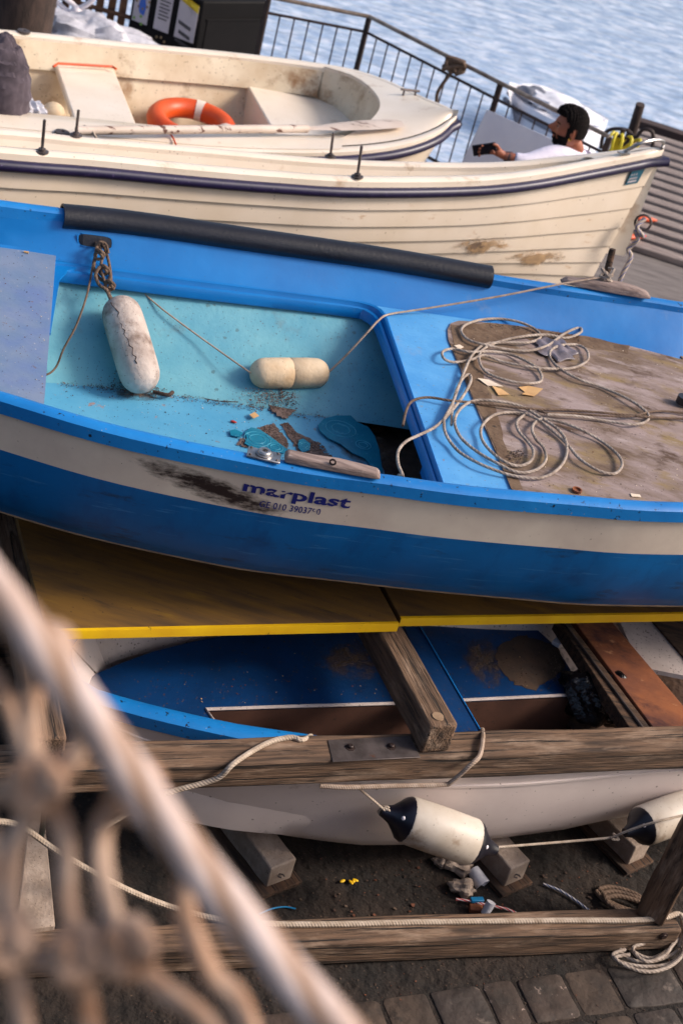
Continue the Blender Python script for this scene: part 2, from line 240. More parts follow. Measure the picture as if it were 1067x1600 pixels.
# ------------------------------------------------------------------ object helpers
def tag(o, label=None, cat=None, group=None, kind=None):
    if label: o['label'] = label
    if cat: o['category'] = cat
    if group: o['group'] = group
    if kind: o['kind'] = kind
    return o
def empty(name, loc, label, cat, group=None):
    o = bpy.data.objects.new(name, None); o.location = loc; o.empty_display_size = .1; COL.objects.link(o)
    return tag(o, label, cat, group)
def wl(o):
    p = V((0, 0, 0))
    while o is not None: p += o.location; o = o.parent
    return p
class G:
    def __init__(s): s.v = []; s.f = []; s.uv = []; s.fm = []; s.mi = 0
    def add(s, vs, fs, uvs=None):
        b = len(s.v); s.v += [V(p) for p in vs]; s.uv += (uvs if uvs else [(0, 0)] * len(vs))
        s.f += [tuple(i + b for i in f) for f in fs]; s.fm += [s.mi] * len(fs); return s
    def grid(s, rows, closed=False, cap=False, uvs=None):
        """rows: list of equally long point lists"""
        m = len(rows[0]); vs = [p for r in rows for p in r]; fs = []
        for i in range(len(rows) - 1):
            for j in range(m if closed else m - 1):
                k = (j + 1) % m; fs.append((i * m + j, i * m + k, (i + 1) * m + k, (i + 1) * m + j))
        if cap: fs.append(tuple(range(m - 1, -1, -1))); fs.append(tuple((len(rows) - 1) * m + j for j in range(m)))
        if uvs is None:
            uvs = [(j / max(1, m - 1), i / max(1, len(rows) - 1)) for i in range(len(rows)) for j in range(m)]
        return s.add(vs, fs, uvs)
    def tube(s, pts, r, n=8, cap=True, smooth=0):
        if smooth: pts = spline(pts, smooth)
        pts = [V(p) for p in pts]; rows = []; uvs = []; up = None; L = 0
        for i, p in enumerate(pts):
            t = (pts[min(i + 1, len(pts) - 1)] - pts[max(i - 1, 0)]).normalized()
            if up is None:
                up = V((0, 0, 1)) if abs(t.z) < .9 else V((1, 0, 0))
            a = t.cross(up)
            if a.length < 1e-6: a = t.cross(V((1, 0, 0)))
            a.normalize(); up = a.cross(t).normalized()
            if i: L += (p - pts[i - 1]).length
            rr = r[i] if isinstance(r, (list, tuple)) and len(r) == len(pts) else (r(i / (len(pts) - 1)) if callable(r) else r)
            rows.append([p + a * math.cos(2 * math.pi * k / n) * rr + up * math.sin(2 * math.pi * k / n) * rr for k in range(n + 1)])
            uvs += [(k / n, L) for k in range(n + 1)]
        b = len(s.v); s.grid(rows, uvs=uvs)
        if cap:
            m = n + 1; s.f.append(tuple(b + j for j in range(n - 1, -1, -1))); s.f.append(tuple(b + (len(rows) - 1) * m + j for j in range(n))); s.fm += [s.mi] * 2
        return s
    def prism(s, poly, h, dirv=(0, 0, -1)):
        n = len(poly); d = V(dirv) * h; a = [V(p) for p in poly]; vs = a + [p + d for p in a]
        # orient so the top faces away from dirv
        nrm = V((0, 0, 0))
        for i in range(n): nrm += a[i].cross(a[(i + 1) % n])
        fs = [tuple(range(n)), tuple(range(2 * n - 1, n - 1, -1))] + [(i + n, (i + 1) % n + n, (i + 1) % n, i) for i in range(n)]
        if nrm.dot(d) > 0: fs = [tuple(reversed(f)) for f in fs]
        return s.add(vs, fs)
    def box(s, c, sx, sy, sz, rz=0):
        c = V(c); X = V((math.cos(rz), math.sin(rz), 0)) * sx / 2; Y = V((-math.sin(rz), math.cos(rz), 0)) * sy / 2; Z = V((0, 0, sz / 2))
        vs = [c + X * a + Y * b + Z * d for d in (-1, 1) for a, b in ((-1, -1), (1, -1), (1, 1), (-1, 1))]
        return s.add(vs, [(3, 2, 1, 0), (4, 5, 6, 7), (0, 1, 5, 4), (1, 2, 6, 5), (2, 3, 7, 6), (3, 0, 4, 7)])
    def ball(s, c, rx, ry=None, rz=None, n=12, fn=None, M=None):
        ry = ry or rx; rz = rz or rx; c = V(c); rows = []
        for i in range(n + 1):
            th = math.pi * i / n; row = []
            for j in range(2 * n + 1):
                ph = math.pi * j / n; d = V((math.sin(th) * math.cos(ph), math.sin(th) * math.sin(ph), math.cos(th)))
                q = V((d.x * rx, d.y * ry, d.z * rz))
                if fn: q = fn(d, q)
                if M: q = M @ q
                row.append(c + q)
            rows.append(row)
        return s.grid(rows[::-1])
    def lathe(s, a, b, prof, n=16):
        """prof list of (t along a->b, radius)"""
        a = V(a); b = V(b); ax = (b - a); t = ax.normalized(); u = t.orthogonal().normalized(); w_ = t.cross(u)
        rows = [[a + ax * q + (u * math.cos(2 * math.pi * k / n) + w_ * math.sin(2 * math.pi * k / n)) * r for k in range(n + 1)] for q, r in prof]
        return s.grid(rows)
    def build(s, name, m, parent=None, smooth=True, bevel=0, seg=2, origin=None, angle=40, sub=0, solid=0, weld=True):
        me = bpy.data.meshes.new(name); lo = [min(p[i] for p in s.v) for i in range(3)]; hi = [max(p[i] for p in s.v) for i in range(3)]
        if parent is not None: org = wl(parent)
        else: org = V(origin) if origin is not None else V(((lo[0] + hi[0]) / 2, (lo[1] + hi[1]) / 2, lo[2]))
        me.from_pydata([p - org for p in s.v], [], s.f)
        ul = me.uv_layers.new(name='UVMap')
        for l in me.loops: ul.data[l.index].uv = s.uv[l.vertex_index]
        for mm in (m if isinstance(m, (list, tuple)) else [m]): me.materials.append(MATS[mm])
        for i, p in enumerate(me.polygons): p.material_index = s.fm[i]; p.use_smooth = smooth
        me.update()
        if weld:
            import bmesh
            bm = bmesh.new(); bm.from_mesh(me); bmesh.ops.remove_doubles(bm, verts=bm.verts, dist=2e-5); bmesh.ops.recalc_face_normals(bm, faces=bm.faces)
            bm.to_mesh(me); bm.free()
        if smooth: me.set_sharp_from_angle(angle=R(angle))
        o = bpy.data.objects.new(name, me); COL.objects.link(o)
        if parent is not None: o.parent = parent
        else: o.location = org
        if solid:
            q = o.modifiers.new('s', 'SOLIDIFY'); q.thickness = solid; q.offset = 0
        if bevel:
            q = o.modifiers.new('b', 'BEVEL'); q.width = bevel; q.segments = seg; q.limit_method = 'ANGLE'; q.angle_limit = R(35)
        if sub:
            q = o.modifiers.new('u', 'SUBSURF'); q.levels = sub; q.render_levels = sub
        return o
def spline(pts, n=8):
    """Catmull-Rom through pts, n samples per span"""
    p = [V(q) for q in pts]; out = []
    for i in range(len(p) - 1):
        a = p[i - 1] if i else p[0] * 2 - p[1]; b = p[i]; c = p[i + 1]; d = p[i + 2] if i + 2 < len(p) else p[-1] * 2 - p[-2]
        for k in range(n):
            t = k / n; out.append(.5 * ((2 * b) + (c - a) * t + (2 * a - 5 * b + 4 * c - d) * t * t + (3 * b - a - 3 * c + d) * t ** 3))
    out.append(p[-1]); return out
def resample(pts, n):
    L = [0]
    for i in range(1, len(pts)): L.append(L[-1] + (pts[i] - pts[i - 1]).length)
    out = []; j = 0
    for k in range(n):
        t = L[-1] * k / (n - 1)
        while j < len(L) - 2 and L[j + 1] < t: j += 1
        q = (t - L[j]) / max(1e-9, L[j + 1] - L[j]); out.append(pts[j].lerp(pts[j + 1], min(1, max(0, q))))
    return out
def at_axis(pts, org, e, ss):
    """points of the curve where its coordinate along axis e takes the values ss"""
    co = [(p - org).dot(e) for p in pts]; out = []
    for s in ss:
        j = 0
        while j < len(co) - 2 and co[j + 1] < s: j += 1
        q = (s - co[j]) / max(1e-9, co[j + 1] - co[j]); out.append(pts[j].lerp(pts[j + 1], min(1.0, max(0.0, q))))
    return out
def beam(name, a, b, w_, h, m, parent, bevel=.006, warp=.002, label=None):
    """squared timber from a to b (centre line), own local axes so the grain runs along it"""
    a = V(a); b = V(b); x = (b - a).normalized(); z = V((0, 0, 1)) if abs(x.z) < .9 else V((-.97, .25, 0)); y = z.cross(x).normalized(); z = x.cross(y)
    L = (b - a).length; g = G(); rows = []; n = 14
    for i in range(n + 1):
        q = i / n; ox = (q - .5) * L; rnd = lambda: random.uniform(-warp, warp)
        rows.append([V((ox, sy * w_ / 2 + rnd(), sz * h / 2 + rnd())) for sy, sz in ((-1, -1), (1, -1), (1, 1), (-1, 1))])
    g.grid(rows, closed=True, cap=True)
    o = g.build(name, m, None, bevel=bevel, origin=(0, 0, 0), smooth=True, angle=50)
    M = Matrix((x, y, z)).transposed().to_4x4(); M.translation = (a + b) / 2 - (wl(parent) if parent is not None else V((0, 0, 0)))
    if parent is not None: o.parent = parent
    o.location = M.translation; o.rotation_euler = M.to_3x3().to_euler()
    if label: o['label'] = label
    return o
def lerp(a, b, t): return a + (b - a) * t
def table(tab, x):
    if x <= tab[0][0]: return tab[0][1]
    for (x0, y0), (x1, y1) in zip(tab, tab[1:]):
        if x <= x1: return lerp(y0, y1, (x - x0) / (x1 - x0))
    return tab[-1][1]
# ------------------------------------------------------------------ boats
class Boat:
    def __init__(s, N, F, kz, prof, rake=.0, axis=None):
        s.N = N; s.F = F; s.n = len(N); s.kz = kz; s.prof = prof; s.rake = rake
        s.ax = (((N[-1] + F[-1]) - (N[0] + F[0])) * .5); s.ax.z = 0; s.ax.normalize()
    def pt(s, i, q, side, dk=0.0, out=0.0):
        """station i (may be fractional), depth fraction q from rim to keel, side 0 near / 1 far"""
        a = int(min(s.n - 2, max(0, math.floor(i)))); f = i - a
        N = s.N[a].lerp(s.N[a + 1], f); F = s.F[a].lerp(s.F[a + 1], f)
        c = (N + F) * .5; r = N if side == 0 else F; h = r - c; h.z = 0
        t = i / (s.n - 1); k = table(s.prof, q) + dk; z = lerp(r.z, table(s.kz, t), q)
        p = c + h * k; p.z = z
        if h.length > 1e-5: p += h.normalized() * out
        if s.rake:
            b = max(0, (t - .6) / .4); p -= s.ax * s.rake * q * b * b
        return p
    def strip(s, qs, sides=(0, 1), dks=None, outs=None, g=None, i0=0, i1=None):
        g = g or G(); i1 = s.n - 1 if i1 is None else i1
        for sd in sides:
            rows = [[s.pt(i, q, sd, dks[j] if dks else 0, outs[j] if outs else 0) for i in range(i0, i1 + 1)] for j, q in enumerate(qs)]
            L = [0]
            for a, b in zip(rows[0], rows[0][1:]): L.append(L[-1] + (b - a).length)
            m = len(qs)
            g.grid(rows, uvs=[(L[i], j / max(1, m - 1)) for j in range(m) for i in range(i1 + 1 - i0)])
        return g
    def stern(s, qs, g=None, i=0, ins=0.0):
        """flat transom across station i"""
        g = g or G(); a = [s.pt(i, q, 0, out=-ins) for q in qs]; b = [s.pt(i, q, 1, out=-ins) for q in qs]
        g.grid([[p.lerp(r, k / 8) for k in range(9)] for p, r in zip(a, b)]); return g
def offset_in(N, F, d):
    """move both rim curves inwards by d"""
    A = []; B = []
    for p, r in zip(N, F):
        h = (r - p); h.z = 0; L = h.length; u = h.normalized() if L > 1e-5 else V((0, 0, 0)); k = min(d, L * .45)
        A.append(p + u * k); B.append(r - u * k)
    return A, B
def rimcap(g, N, F, w_, th, drop=.0, crown=.004):
    """gunwale: outer face, top, inner lip, on both sides"""
    A, B = offset_in(N, F, w_); Am, Bm = offset_in(N, F, w_ * .5)
    for o, m_, i in ((N, Am, A), (F, Bm, B)):
        Z = V((0, 0, 1))
        rows = [[p - Z * th for p in o], [p - Z * .008 for p in o], [p.lerp(q, .18) - Z * .001 for p, q in zip(o, i)], [p + Z * crown for p in m_],
                [p.lerp(q, .85) for p, q in zip(o, i)], [p - Z * .008 for p in i], [p - Z * (th + drop) for p in i]]
        g.grid(rows)
    return g
Z3 = V((0, 0, 1))
# ================================================================== BLUE BOAT
e = V((math.cos(R(17)), math.sin(R(17)), 0)); org = V((0, 4.9, 0))
BN = [V((-1.58, 3.72, 1.64))] + [P(x, y, z) for x, y, z in ((0, 623, 1.63), (200, 681, 1.615), (450, 732, 1.6), (600, 753, 1.6), (733, 771, 1.6), (900, 786, 1.61), (1067, 797, 1.62))] + [V((1.9, 4.66, 1.64)), V((2.6, 5.14, 1.68)), V((3.2, 6.04, 1.74))]
BF = [V((-2.0, 4.97, 1.63))] + [P(x, y, z) for x, y, z in ((0, 310, 1.625), (200, 336, 1.61), (400, 368, 1.6), (600, 397, 1.6), (780, 428, 1.6), (900, 446, 1.605), (1016, 462, 1.61), (1067, 470, 1.615))] + [V((2.0, 6.36, 1.65)), V((2.7, 6.40, 1.69)), V((3.2, 6.06, 1.74))]
BN = spline(BN, 10); BF = spline(BF, 10)
NS = 60; ss = [-1.86 + (3.38 + 1.86) * k / (NS - 1) for k in range(NS)]
bN = at_axis(BN, org, e, ss); bF = at_axis(BF, org, e, ss)
bp = [(0, 1), (.07, 1), (.075, .985), (.28, .968), (.45, .935), (.62, .88), (.74, .80), (.86, .6), (.95, .3), (1, 0)]
B = Boat(bN, bF, [(0, 1.0), (.25, .9), (.7, .9), (.9, 1.05), (1, 1.35)], bp, .35)
DZ = 1.45
root = empty('rowing_boat', (0.3, 4.9, .9), 'weathered bright blue open boat with a cream side stripe, resting on yellow planks', 'boat')
bb = root
B.strip([.28, .36, .45, .53, .62, .68, .735], g=None).build('hull', 'blue_hull', bb)
g = B.strip([.74, .8, .86, .91, .95, 1]); g = B.strip([.735, .737, .745], outs=[0, .008, .006], g=g); B.stern([0.07, .3, .5, .74, .86, .95, 1], g)
g.build('hull_bottom', 'cream_bottom', bb)
band = B.strip([.078, .13, .18, .23, .28]).build('side_stripe', 'cream_band', bb, weld=False)
g = G(); rimcap(g, bN, bF, .055, .05); g.build('gunwale', 'blue_rim', bb)
# inner sides down to the deck
A_, B_ = offset_in(bN, bF, .052); A2, B2 = offset_in(bN, bF, .10)
farbase = [V((-1.99, 4.86, DZ))] + [P(x, y, DZ) for x, y in ( (0, 389), (88, 402), (300, 434), (534, 464), (600, 475), (720, 492), (904, 521), (1067, 556))] + [V((2.0, 6.24, DZ)), V((2.7, 6.29, DZ)), V((3.12, 6.06, DZ))]
fb = at_axis(spline(farbase, 8), org, e, ss)
g = G()
g.grid([[p - Z3 * .03 for p in B_], [p.lerp(q, .4) + Z3 * 0 for p, q in zip([p - Z3 * .03 for p in B_], fb)], [q + Z3 * .02 for q in fb], [q.lerp(V((a.x, a.y, DZ)), .02) for q, a in zip(fb, A2)]])
g.grid([[p - Z3 * .03 for p in A_], [V((q.x, q.y, DZ)) for q in A2], [V((q.x, q.y, 1.16)) for q in offset_in(bN, bF, .15)[0]]])
g.build('inner_side', 'blue_inside', bb)
# deck edge moulding round the well
top_px = [(60, 406), (90, 410), (122, 413), (300, 437), (534, 467), (584, 478), (602, 492), (612, 520), (640, 603), (690, 748), (700, 780)]
lip_px = [(60, 436), (90, 438), (122, 442), (300, 464), (534, 491), (566, 498), (582, 510), (593, 535), (619, 608), (666, 745), (675, 777)]
tp = [P(x, y, DZ) for x, y in top_px]; lp = [P(x, y, DZ - .05) for x, y in lip_px]
tp = resample(spline(tp, 8), 90); lp = resample(spline(lp, 8), 90)
g = G()
def mix(a, b, t, dz): return [p.lerp(q, t) + Z3 * dz for p, q in zip(a, b)]
T = [V((p.x, p.y, DZ)) for p in tp]; Lq = [V((p.x, p.y, DZ)) for p in lp]
g.grid([mix(T, Lq, -.1, 0), mix(T, Lq, .1, .006), mix(T, Lq, .3, .002), mix(T, Lq, .42, -.018), mix(T, Lq, .5, -.022), mix(T, Lq, .62, -.012), mix(T, Lq, .85, -.016), mix(T, Lq, 1.0, -.03), mix(T, Lq, 1.0, -.055), mix(T, Lq, .9, -.06)])
g.build('well_moulding', 'blue_inside', bb)
# side shelf between far side and moulding (thin strip) and the fore deck
i0 = next(k for k in range(NS) if ss[k] > -1.25)
g = G()
shelfN = [p for p in T if p.x < P(600, 482, DZ).x and p.y > 4.75]
far_i = [fb[k] for k in range(NS) if shelfN[0].x < fb[k].x < shelfN[-1].x + .05]
a = resample(shelfN, 40); b = resample(far_i, 40)
g.grid([[p - Z3 * .001 for p in a], [p + Z3 * 0 for p in b]])
g.prism([P(x, y, DZ - .004) for x, y in ((74, 396), (140, 407), (200, 418), (160, 421), (122, 417), (106, 422), (94, 436), (88, 470), (80, 520), (66, 520))], .01); g.build('side_shelf', 'blue_inside', bb)
bedge = [p for p in T if (p - P(602, 492, DZ)).dot(e) > -.06 and p.y < 5.6 and p.x > -.2]
poly = [V((p.x, p.y, DZ)) for p in bedge]
nearr = [V((p.x, p.y, DZ)) for k, p in enumerate(A2) if (p - org).dot(e) > (poly[-1] - org).dot(e) + .02]
farr = [V((p.x, p.y, DZ)) for k, p in enumerate(fb) if (p - org).dot(e) > (poly[0] - org).dot(e) + .02]
g = G(); g.prism(poly + nearr + farr[::-1], .03)
g.build('thwart_deck', 'blue_deck', bb, smooth=False)
# ply foredeck panel
c0 = [(700, 530), (699, 514), (704, 505), (716, 501), (740, 502)]
pf = [P(x, y, DZ + .006) for x, y in c0] + [P(x, y, DZ + .006) for x, y in ((820, 510), (904, 525), (985, 541), (1067, 562))]
pb = [P(x, y, DZ + .006) for x, y in ((700, 530), (752, 655), (803, 770), (812, 792))]
ffr = [V((p.x, p.y, DZ + .006)) for k, p in enumerate(offset_in(bN, bF, .125)[1]) if 1.35 < ss[k] < 2.9]
nnr = [V((p.x, p.y, DZ + .006)) for k, p in enumerate(offset_in(bN, bF, .11)[0]) if (pb[-1] - org).dot(e) + .02 < ss[k] < 2.9]
g = G(); g.prism(pf + ffr + nnr[::-1] + pb[::-1][:-1], .008)
g.build('plywood_panel', 'plywood', bb, smooth=False)
# aft deck (grey-blue)
sd_ = [P(88, 399, DZ + .012), P(80, 500, DZ + .012), P(70, 624, DZ + .012), P(62, 700, DZ + .012)]
g = G(); nl = [V((p.x, p.y, DZ + .012)) for k, p in enumerate(A2) if ss[k] < (sd_[-1] - org).dot(e) - .02]
fl = [V((p.x, p.y, DZ + .012)) for k, p in enumerate(fb) if ss[k] < (sd_[0] - org).dot(e) - .02]
for l in (nl, fl):
    for p in l: pass
g.prism(sd_ + nl[::-1] + fl, .035); g.build('aft_deck', 'grey_deck', bb, smooth=False)
# the well: sloping far side, floor, ends
cre = resample(spline([P(x, y, 1.14) for x, y in ((40, 596), (90, 599), (140, 604), (270, 618), (390, 634), (460, 646), (530, 655), (620, 668), (760, 692))], 6), 50)
tops = resample(spline([P(x, y, 1.395) for x, y in ((60, 428), (98, 434), (122, 434), (300, 458), (534, 485), (620, 497), (760, 518))], 6), 50)
g = G(); g.grid([[p + Z3 * .01 for p in tops], [p.lerp(q, .3) + V((0, .02, 0)) for p, q in zip(tops, cre)], [p.lerp(q, .7) + V((0, .015, -.01)) for p, q in zip(tops, cre)], [p.lerp(q, .96) for p, q in zip(tops, cre)], cre])
g.build('well_side', 'teal_wall', bb)
g = G(); near_f = [V((p.x, p.y, 1.14)) for k, p in enumerate(offset_in(bN, bF, .17)[0])]
sel = [p for p in near_f if -1.5 < (p - org).dot(e) < (P(604, 742, 1.2) - org).dot(e)]
cl = [p for p in cre if p.x < P(530, 655, 1.14).x]
g.prism([V((p.x, p.y, 1.14)) for p in cl] + [P(560, 670, 1.14), P(600, 735, 1.14)] + sel[::-1], .02)
g.build('well_floor', 'well_floor', bb, smooth=False)
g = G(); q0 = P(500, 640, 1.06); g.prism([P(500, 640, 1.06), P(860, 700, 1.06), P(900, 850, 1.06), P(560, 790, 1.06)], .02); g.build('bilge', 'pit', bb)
g = G(); a0 = P(50, 425, 1.40); b0 = P(30, 650, 1.40)
g.prism([a0, b0, b0 - Z3 * .3, a0 - Z3 * .3], .01, (-1, 0, 0)); g.build('bulkhead', 'teal_wall', bb, smooth=False); g = G()
a0 = P(800, 500, 1.43); b0 = P(850, 790, 1.43); g.prism([a0, b0, b0 - Z3 * .4, a0 - Z3 * .4], .01, (1, 0, 0))
g.build('bulkhead', 'teal_wall', bb, smooth=False)
# support bracket under thwart
g = G(); p = P(668, 700, 1.41); g.box(p + V((.03, .06, -.10)), .03, .08, .12, R(17)); g.build('knee', 'blue_inside', bb, bevel=.004)
# slot in the far side; a flat black sheet paints its shaded hollow
def far_face(px, py):                     # point on the far inner face
    q = (py - 330) / 80; d = ray(px, py)
    # plane through rim inner and base near that pixel
    a = P(px, py, 1.5); k = min(range(NS), key=lambda j: abs(ss[j] - (a - org).dot(e)))
    A0 = B_[k]; n_ = (B_[k + 1] - B_[k]).cross(fb[k] - B_[k]).normalized()
    return CAM + d * ((A0 - CAM).dot(n_) / d.dot(n_)), n_
sp = []
for t in range(24):
    a = 2 * math.pi * t / 24; cx, cy = math.cos(a), math.sin(a); rx = 26 * (abs(cx) ** .45) * (1 if cx > 0 else -1); ry = 9.5 * (abs(cy) ** .45) * (1 if cy > 0 else -1)
    sp.append(far_face(149 + rx, 377 + ry + rx * .13))
nn = sp[0][1]
if nn.dot(CAM - sp[0][0]) < 0: nn = -nn
g = G(); inner = [p + nn * .004 for p, _ in sp]; ctr = sum(inner, V((0, 0, 0))) / 24; outer = [ctr + (p - ctr) * 1.10 + nn * .0 for p in inner]
g.grid([outer, inner, [p - nn * .0035 for p in inner]], closed=True); g.build('slot_frame', 'blue_inside', bb)
g = G(); g.prism([p - nn * .0015 for p in inner], .001, -nn); g.build('slot', 'black_foam', bb, smooth=False)
# black foam pipe clipped over the far gunwale
k0, k1 = P(91, 335, 1.6), P(777, 426, 1.6)
path = [p for p in BF if k0.x < p.x < k1.x]; 
path = [V((p.x, p.y, 1.592)) + V((.006, -.030, 0)) for p in path]
g = G(); rows = []; n = 22
for i, p in enumerate(path):
    t = (path[min(i + 1, len(path) - 1)] - path[max(0, i - 1)]).normalized(); s_ = t.cross(Z3).normalized()
    rows.append([p + (s_ * math.cos(R(-70 + 320 * k / n)) + Z3 * .86 * math.sin(R(-70 + 320 * k / n))) * r for r, ks in ((.054, range(n + 1)), (.044, range(n, -1, -1))) for k in ks])
g.grid(rows, closed=True, cap=True); g.build('gunwale_cover', 'black_foam', bb)
# cleat block on the far gunwale, its peg
def block(name, prof, m, parent, a, b, w_, z0, bev=.004):
    """lengthwise block a->b (on top z0), prof: (t, height, width factor)"""
    a = V(a); b = V(b); t = (b - a).normalized(); s_ = Z3.cross(t).normalized(); g = G(); rows = []
    for q, h, wf in prof:
        c = a.lerp(b, q); ww = w_ * wf / 2
        rows.append([c - s_ * ww, c - s_ * ww + Z3 * h * .7, c - s_ * ww * .7 + Z3 * h, c + s_ * ww * .7 + Z3 * h, c + s_ * ww + Z3 * h * .7, c + s_ * ww])
    g.grid(rows, closed=True, cap=True); return g.build(name, m, parent, bevel=bev)
a = P(875, 440, 1.612); b = P(1014, 465, 1.622)
blk = block('mooring_block', [(0, .008, .5), (.06, .024, .8), (.2, .026, .9), (.35, .038, 1), (.5, .042, 1), (.7, .040, 1), (.84, .034, .95), (.95, .024, .85), (1, .008, .6)], 'grey_wood', bb, a, b, .055, 0)
pg = P(946, 436, 1.64)
g = G(); g.lathe(pg - Z3 * .03, PY(957, 388, pg.y + .01), [(0, .0), (0, .013), (.5, .0145), (.9, .015), (.98, .013), (1, 0)], 12); g.build('peg', 'dark_wood', blk)
# near gunwale block with screw eye, oarlock plate
a = P(444, 717, 1.606); b = P(593, 745, 1.606)
blk2 = block('gunwale_pad', [(0, .020, .85), (.03, .028, .95), (.3, .026, 1), (.55, .030, 1), (.8, .026, .95), (.96, .022, .85), (1, .010, .7)], 'grey_wood', bb, a, b, .05, 0)
g = G(); c = P(520, 722, 1.64); g.tube([c + V((math.cos(k * .7) * .009, 0, math.sin(k * .7) * .009)) for k in range(10)], .003, 6); g.build('screw_eye', 'iron', blk2)
a = P(386, 707, 1.606); b = P(438, 719, 1.606); t = (b - a).normalized(); s_ = Z3.cross(t)
g = G(); m0 = (a + b) / 2; g.box(m0 + Z3 * .004, (b - a).length, .058, .008, math.atan2(t.y, t.x))
pl = g.build('oarlock_plate', 'steel', bb, bevel=.003)
g = G(); g.lathe(m0 + Z3 * .008, m0 + Z3 * .022, [(0, .027), (.3, .027), (.4, .022), (.8, .021), (1, .018), (1, .009), (.2, .008), (.2, 0)], 28); g.build('oarlock_socket', 'steel', pl)
g = G()
for dx, dy in ((-1, -1), (1, -1), (1, 1), (-1, 1)): g = G(); g.ball(m0 + t * .052 * dx * .5 * 1.6 + s_ * .021 * dy + Z3 * .009, .004, n=6); g.build('screw', 'galv', pl)
# gunwale fender strip ends / lettering on the stripe
def letters(txt, px0, py0, px1, py1, q0, q1, sp=1.0, off=.0):
    cu = bpy.data.curves.new('t', 'FONT'); cu.body = txt; cu.size = 1; cu.offset = off; cu.space_character = sp; cu.resolution_u = 6
    o = bpy.data.objects.new('t', cu); COL.objects.link(o); dg = bpy.context.evaluated_depsgraph_get(); dg.update()
    me = bpy.data.meshes.new_from_object(o.evaluated_get(dg)); bpy.data.objects.remove(o)
    import bmesh
    bm = bmesh.new(); bm.from_mesh(me); bmesh.ops.triangulate(bm, faces=bm.faces); bmesh.ops.subdivide_edges(bm, edges=bm.edges, cuts=1)
    xs = [v.co.x for v in bm.verts]; x0, x1 = min(xs), max(xs); g = G()
    zq = 1.5; s0 = (P(px0, py0, zq) - org).dot(e); s1 = (P(px1, py1, zq) - org).dot(e)
    co = []
    for v in bm.verts:
        u = (v.co.x - x0) / (x1 - x0); s_ = lerp(s0, s1, u); st = (s_ - ss[0]) / (ss[1] - ss[0])
        q = lerp(q0[0], q0[1], u) + (lerp(q1[0], q1[1], u) - lerp(q0[0], q0[1], u)) * v.co.y
        co.append(B.pt(st, q, 0, out=.0022))
    g.add(co, [tuple(v.index for v in f.verts) for f in bm.faces]); bm.free(); return g
g = letters('marplast', 380, 758, 548, 782, (.168, .176), (.088, .088), 1.02, .028)
l1 = g.build('lettering', 'letter_film', bb, smooth=False, weld=False)
g = letters('GE 010 3903780', 416, 788, 512, 800, (.240, .236), (.190, .186), 1.05, .012)
g.build('lettering', 'letter_film', bb, smooth=False, weld=False)
def band_u(px, py):
    s_ = (P(px, py, 1.5) - org).dot(e); k = (s_ - ss[0]) / (ss[1] - ss[0]); L = 0
    for i in range(int(k)): L += (B.pt(i + 1, .078, 0) - B.pt(i, .078, 0)).length
    return L
add_scuff(MATS['cream_band'], band_u(205, 735), band_u(480, 775), .12, 1.0, (44, 32, 30))
def hull_px(bt, px, py, side=0, out=.003):
    best = None
    for i in [k * .25 for k in range(0, 4 * (bt.n - 1))]:
        for q in [.08 + .01 * k for k in range(80)]:
            p = bt.pt(i, q, side, out=out); v = p - CAM; d = v.dot(cF); X = 533.5 + FPX * v.dot(cR) / d; Y = 800 - FPX * v.dot(cU) / d
            r = (X - px) ** 2 + (Y - py) ** 2
            if best is None or r < best[0]: best = (r, i, q, p)
    return best
# ================================================================== LOWER BOAT
LN = [P(104, 1004, .69), P(108, 1050, .69), P(128, 1086, .685), P(190, 1108, .68), P(260, 1126, .68), P(330, 1142, .68), P(400, 1155, .68), P(600, 1180, .67), P(800, 1186, .67), P(1067, 1172, .68), V((2.1, 4.45, .7)), V((2.7, 4.85, .72))]
LF = [P(104, 1000, .69), V((-.74, 4.06, .69)), V((-.6, 4.3, .69)), V((-.2, 4.55, .69)), V((.3, 4.78, .69)), V((.8, 4.98, .69)), V((1.3, 5.25, .68)), V((1.8, 5.5, .68)), V((2.4, 5.75, .70))]
n2 = 50; lN = resample(spline(LN, 8), n2)[::-1]; lF = resample(spline(LF, 8), n2)[::-1]
lf_p = [(0, 1), (.12, .985), (.3, .97), (.5, .92), (.7, .8), (.85, .6), (.95, .3), (1, 0)]
LB = Boat(lN, lF, [(0, .40), (.25, .30), (.45, .10), (.65, .04), (.85, .10), (1, .4)], [(0, 1), (.12, .99), (.3, .985), (.5, .965), (.7, .92), (.82, .84), (.92, .6), (1, 0)], .25)
lb = empty('rowing_boat', (.5, 4.3, .2), 'white boat with navy blue inside, stored under the yellow planks', 'boat')
g = LB.strip([.10, .16, .3, .4, .5, .6, .7, .8, .85, .92, .96, 1]); LB.stern([0, .3, .5, .7, .85, .95, 1], g); LB.strip([.205, .21, .225, .23], outs=[0, .006, .006, 0], g=g); g.build('hull', 'white_hull', lb)
g = G(); rimcap(g, lN, lF, .07, .055); g.build('gunwale', 'blue_rim', lb)
iN, iF = offset_in(lN, lF, .068); jN, jF = offset_in(lN, lF, .17)
g = G()
g.grid([[p - Z3 * .03 for p in iF], [V((p.x, p.y, .62)) for p in iF], [V((p.x, p.y, .50)) for p in jF]])
g.grid([[p - Z3 * .03 for p in iN], [V((p.x, p.y, .62)) for p in iN], [V((p.x, p.y, .50)) for p in jN]])
g.build('inner_side', 'white_rough', lb)
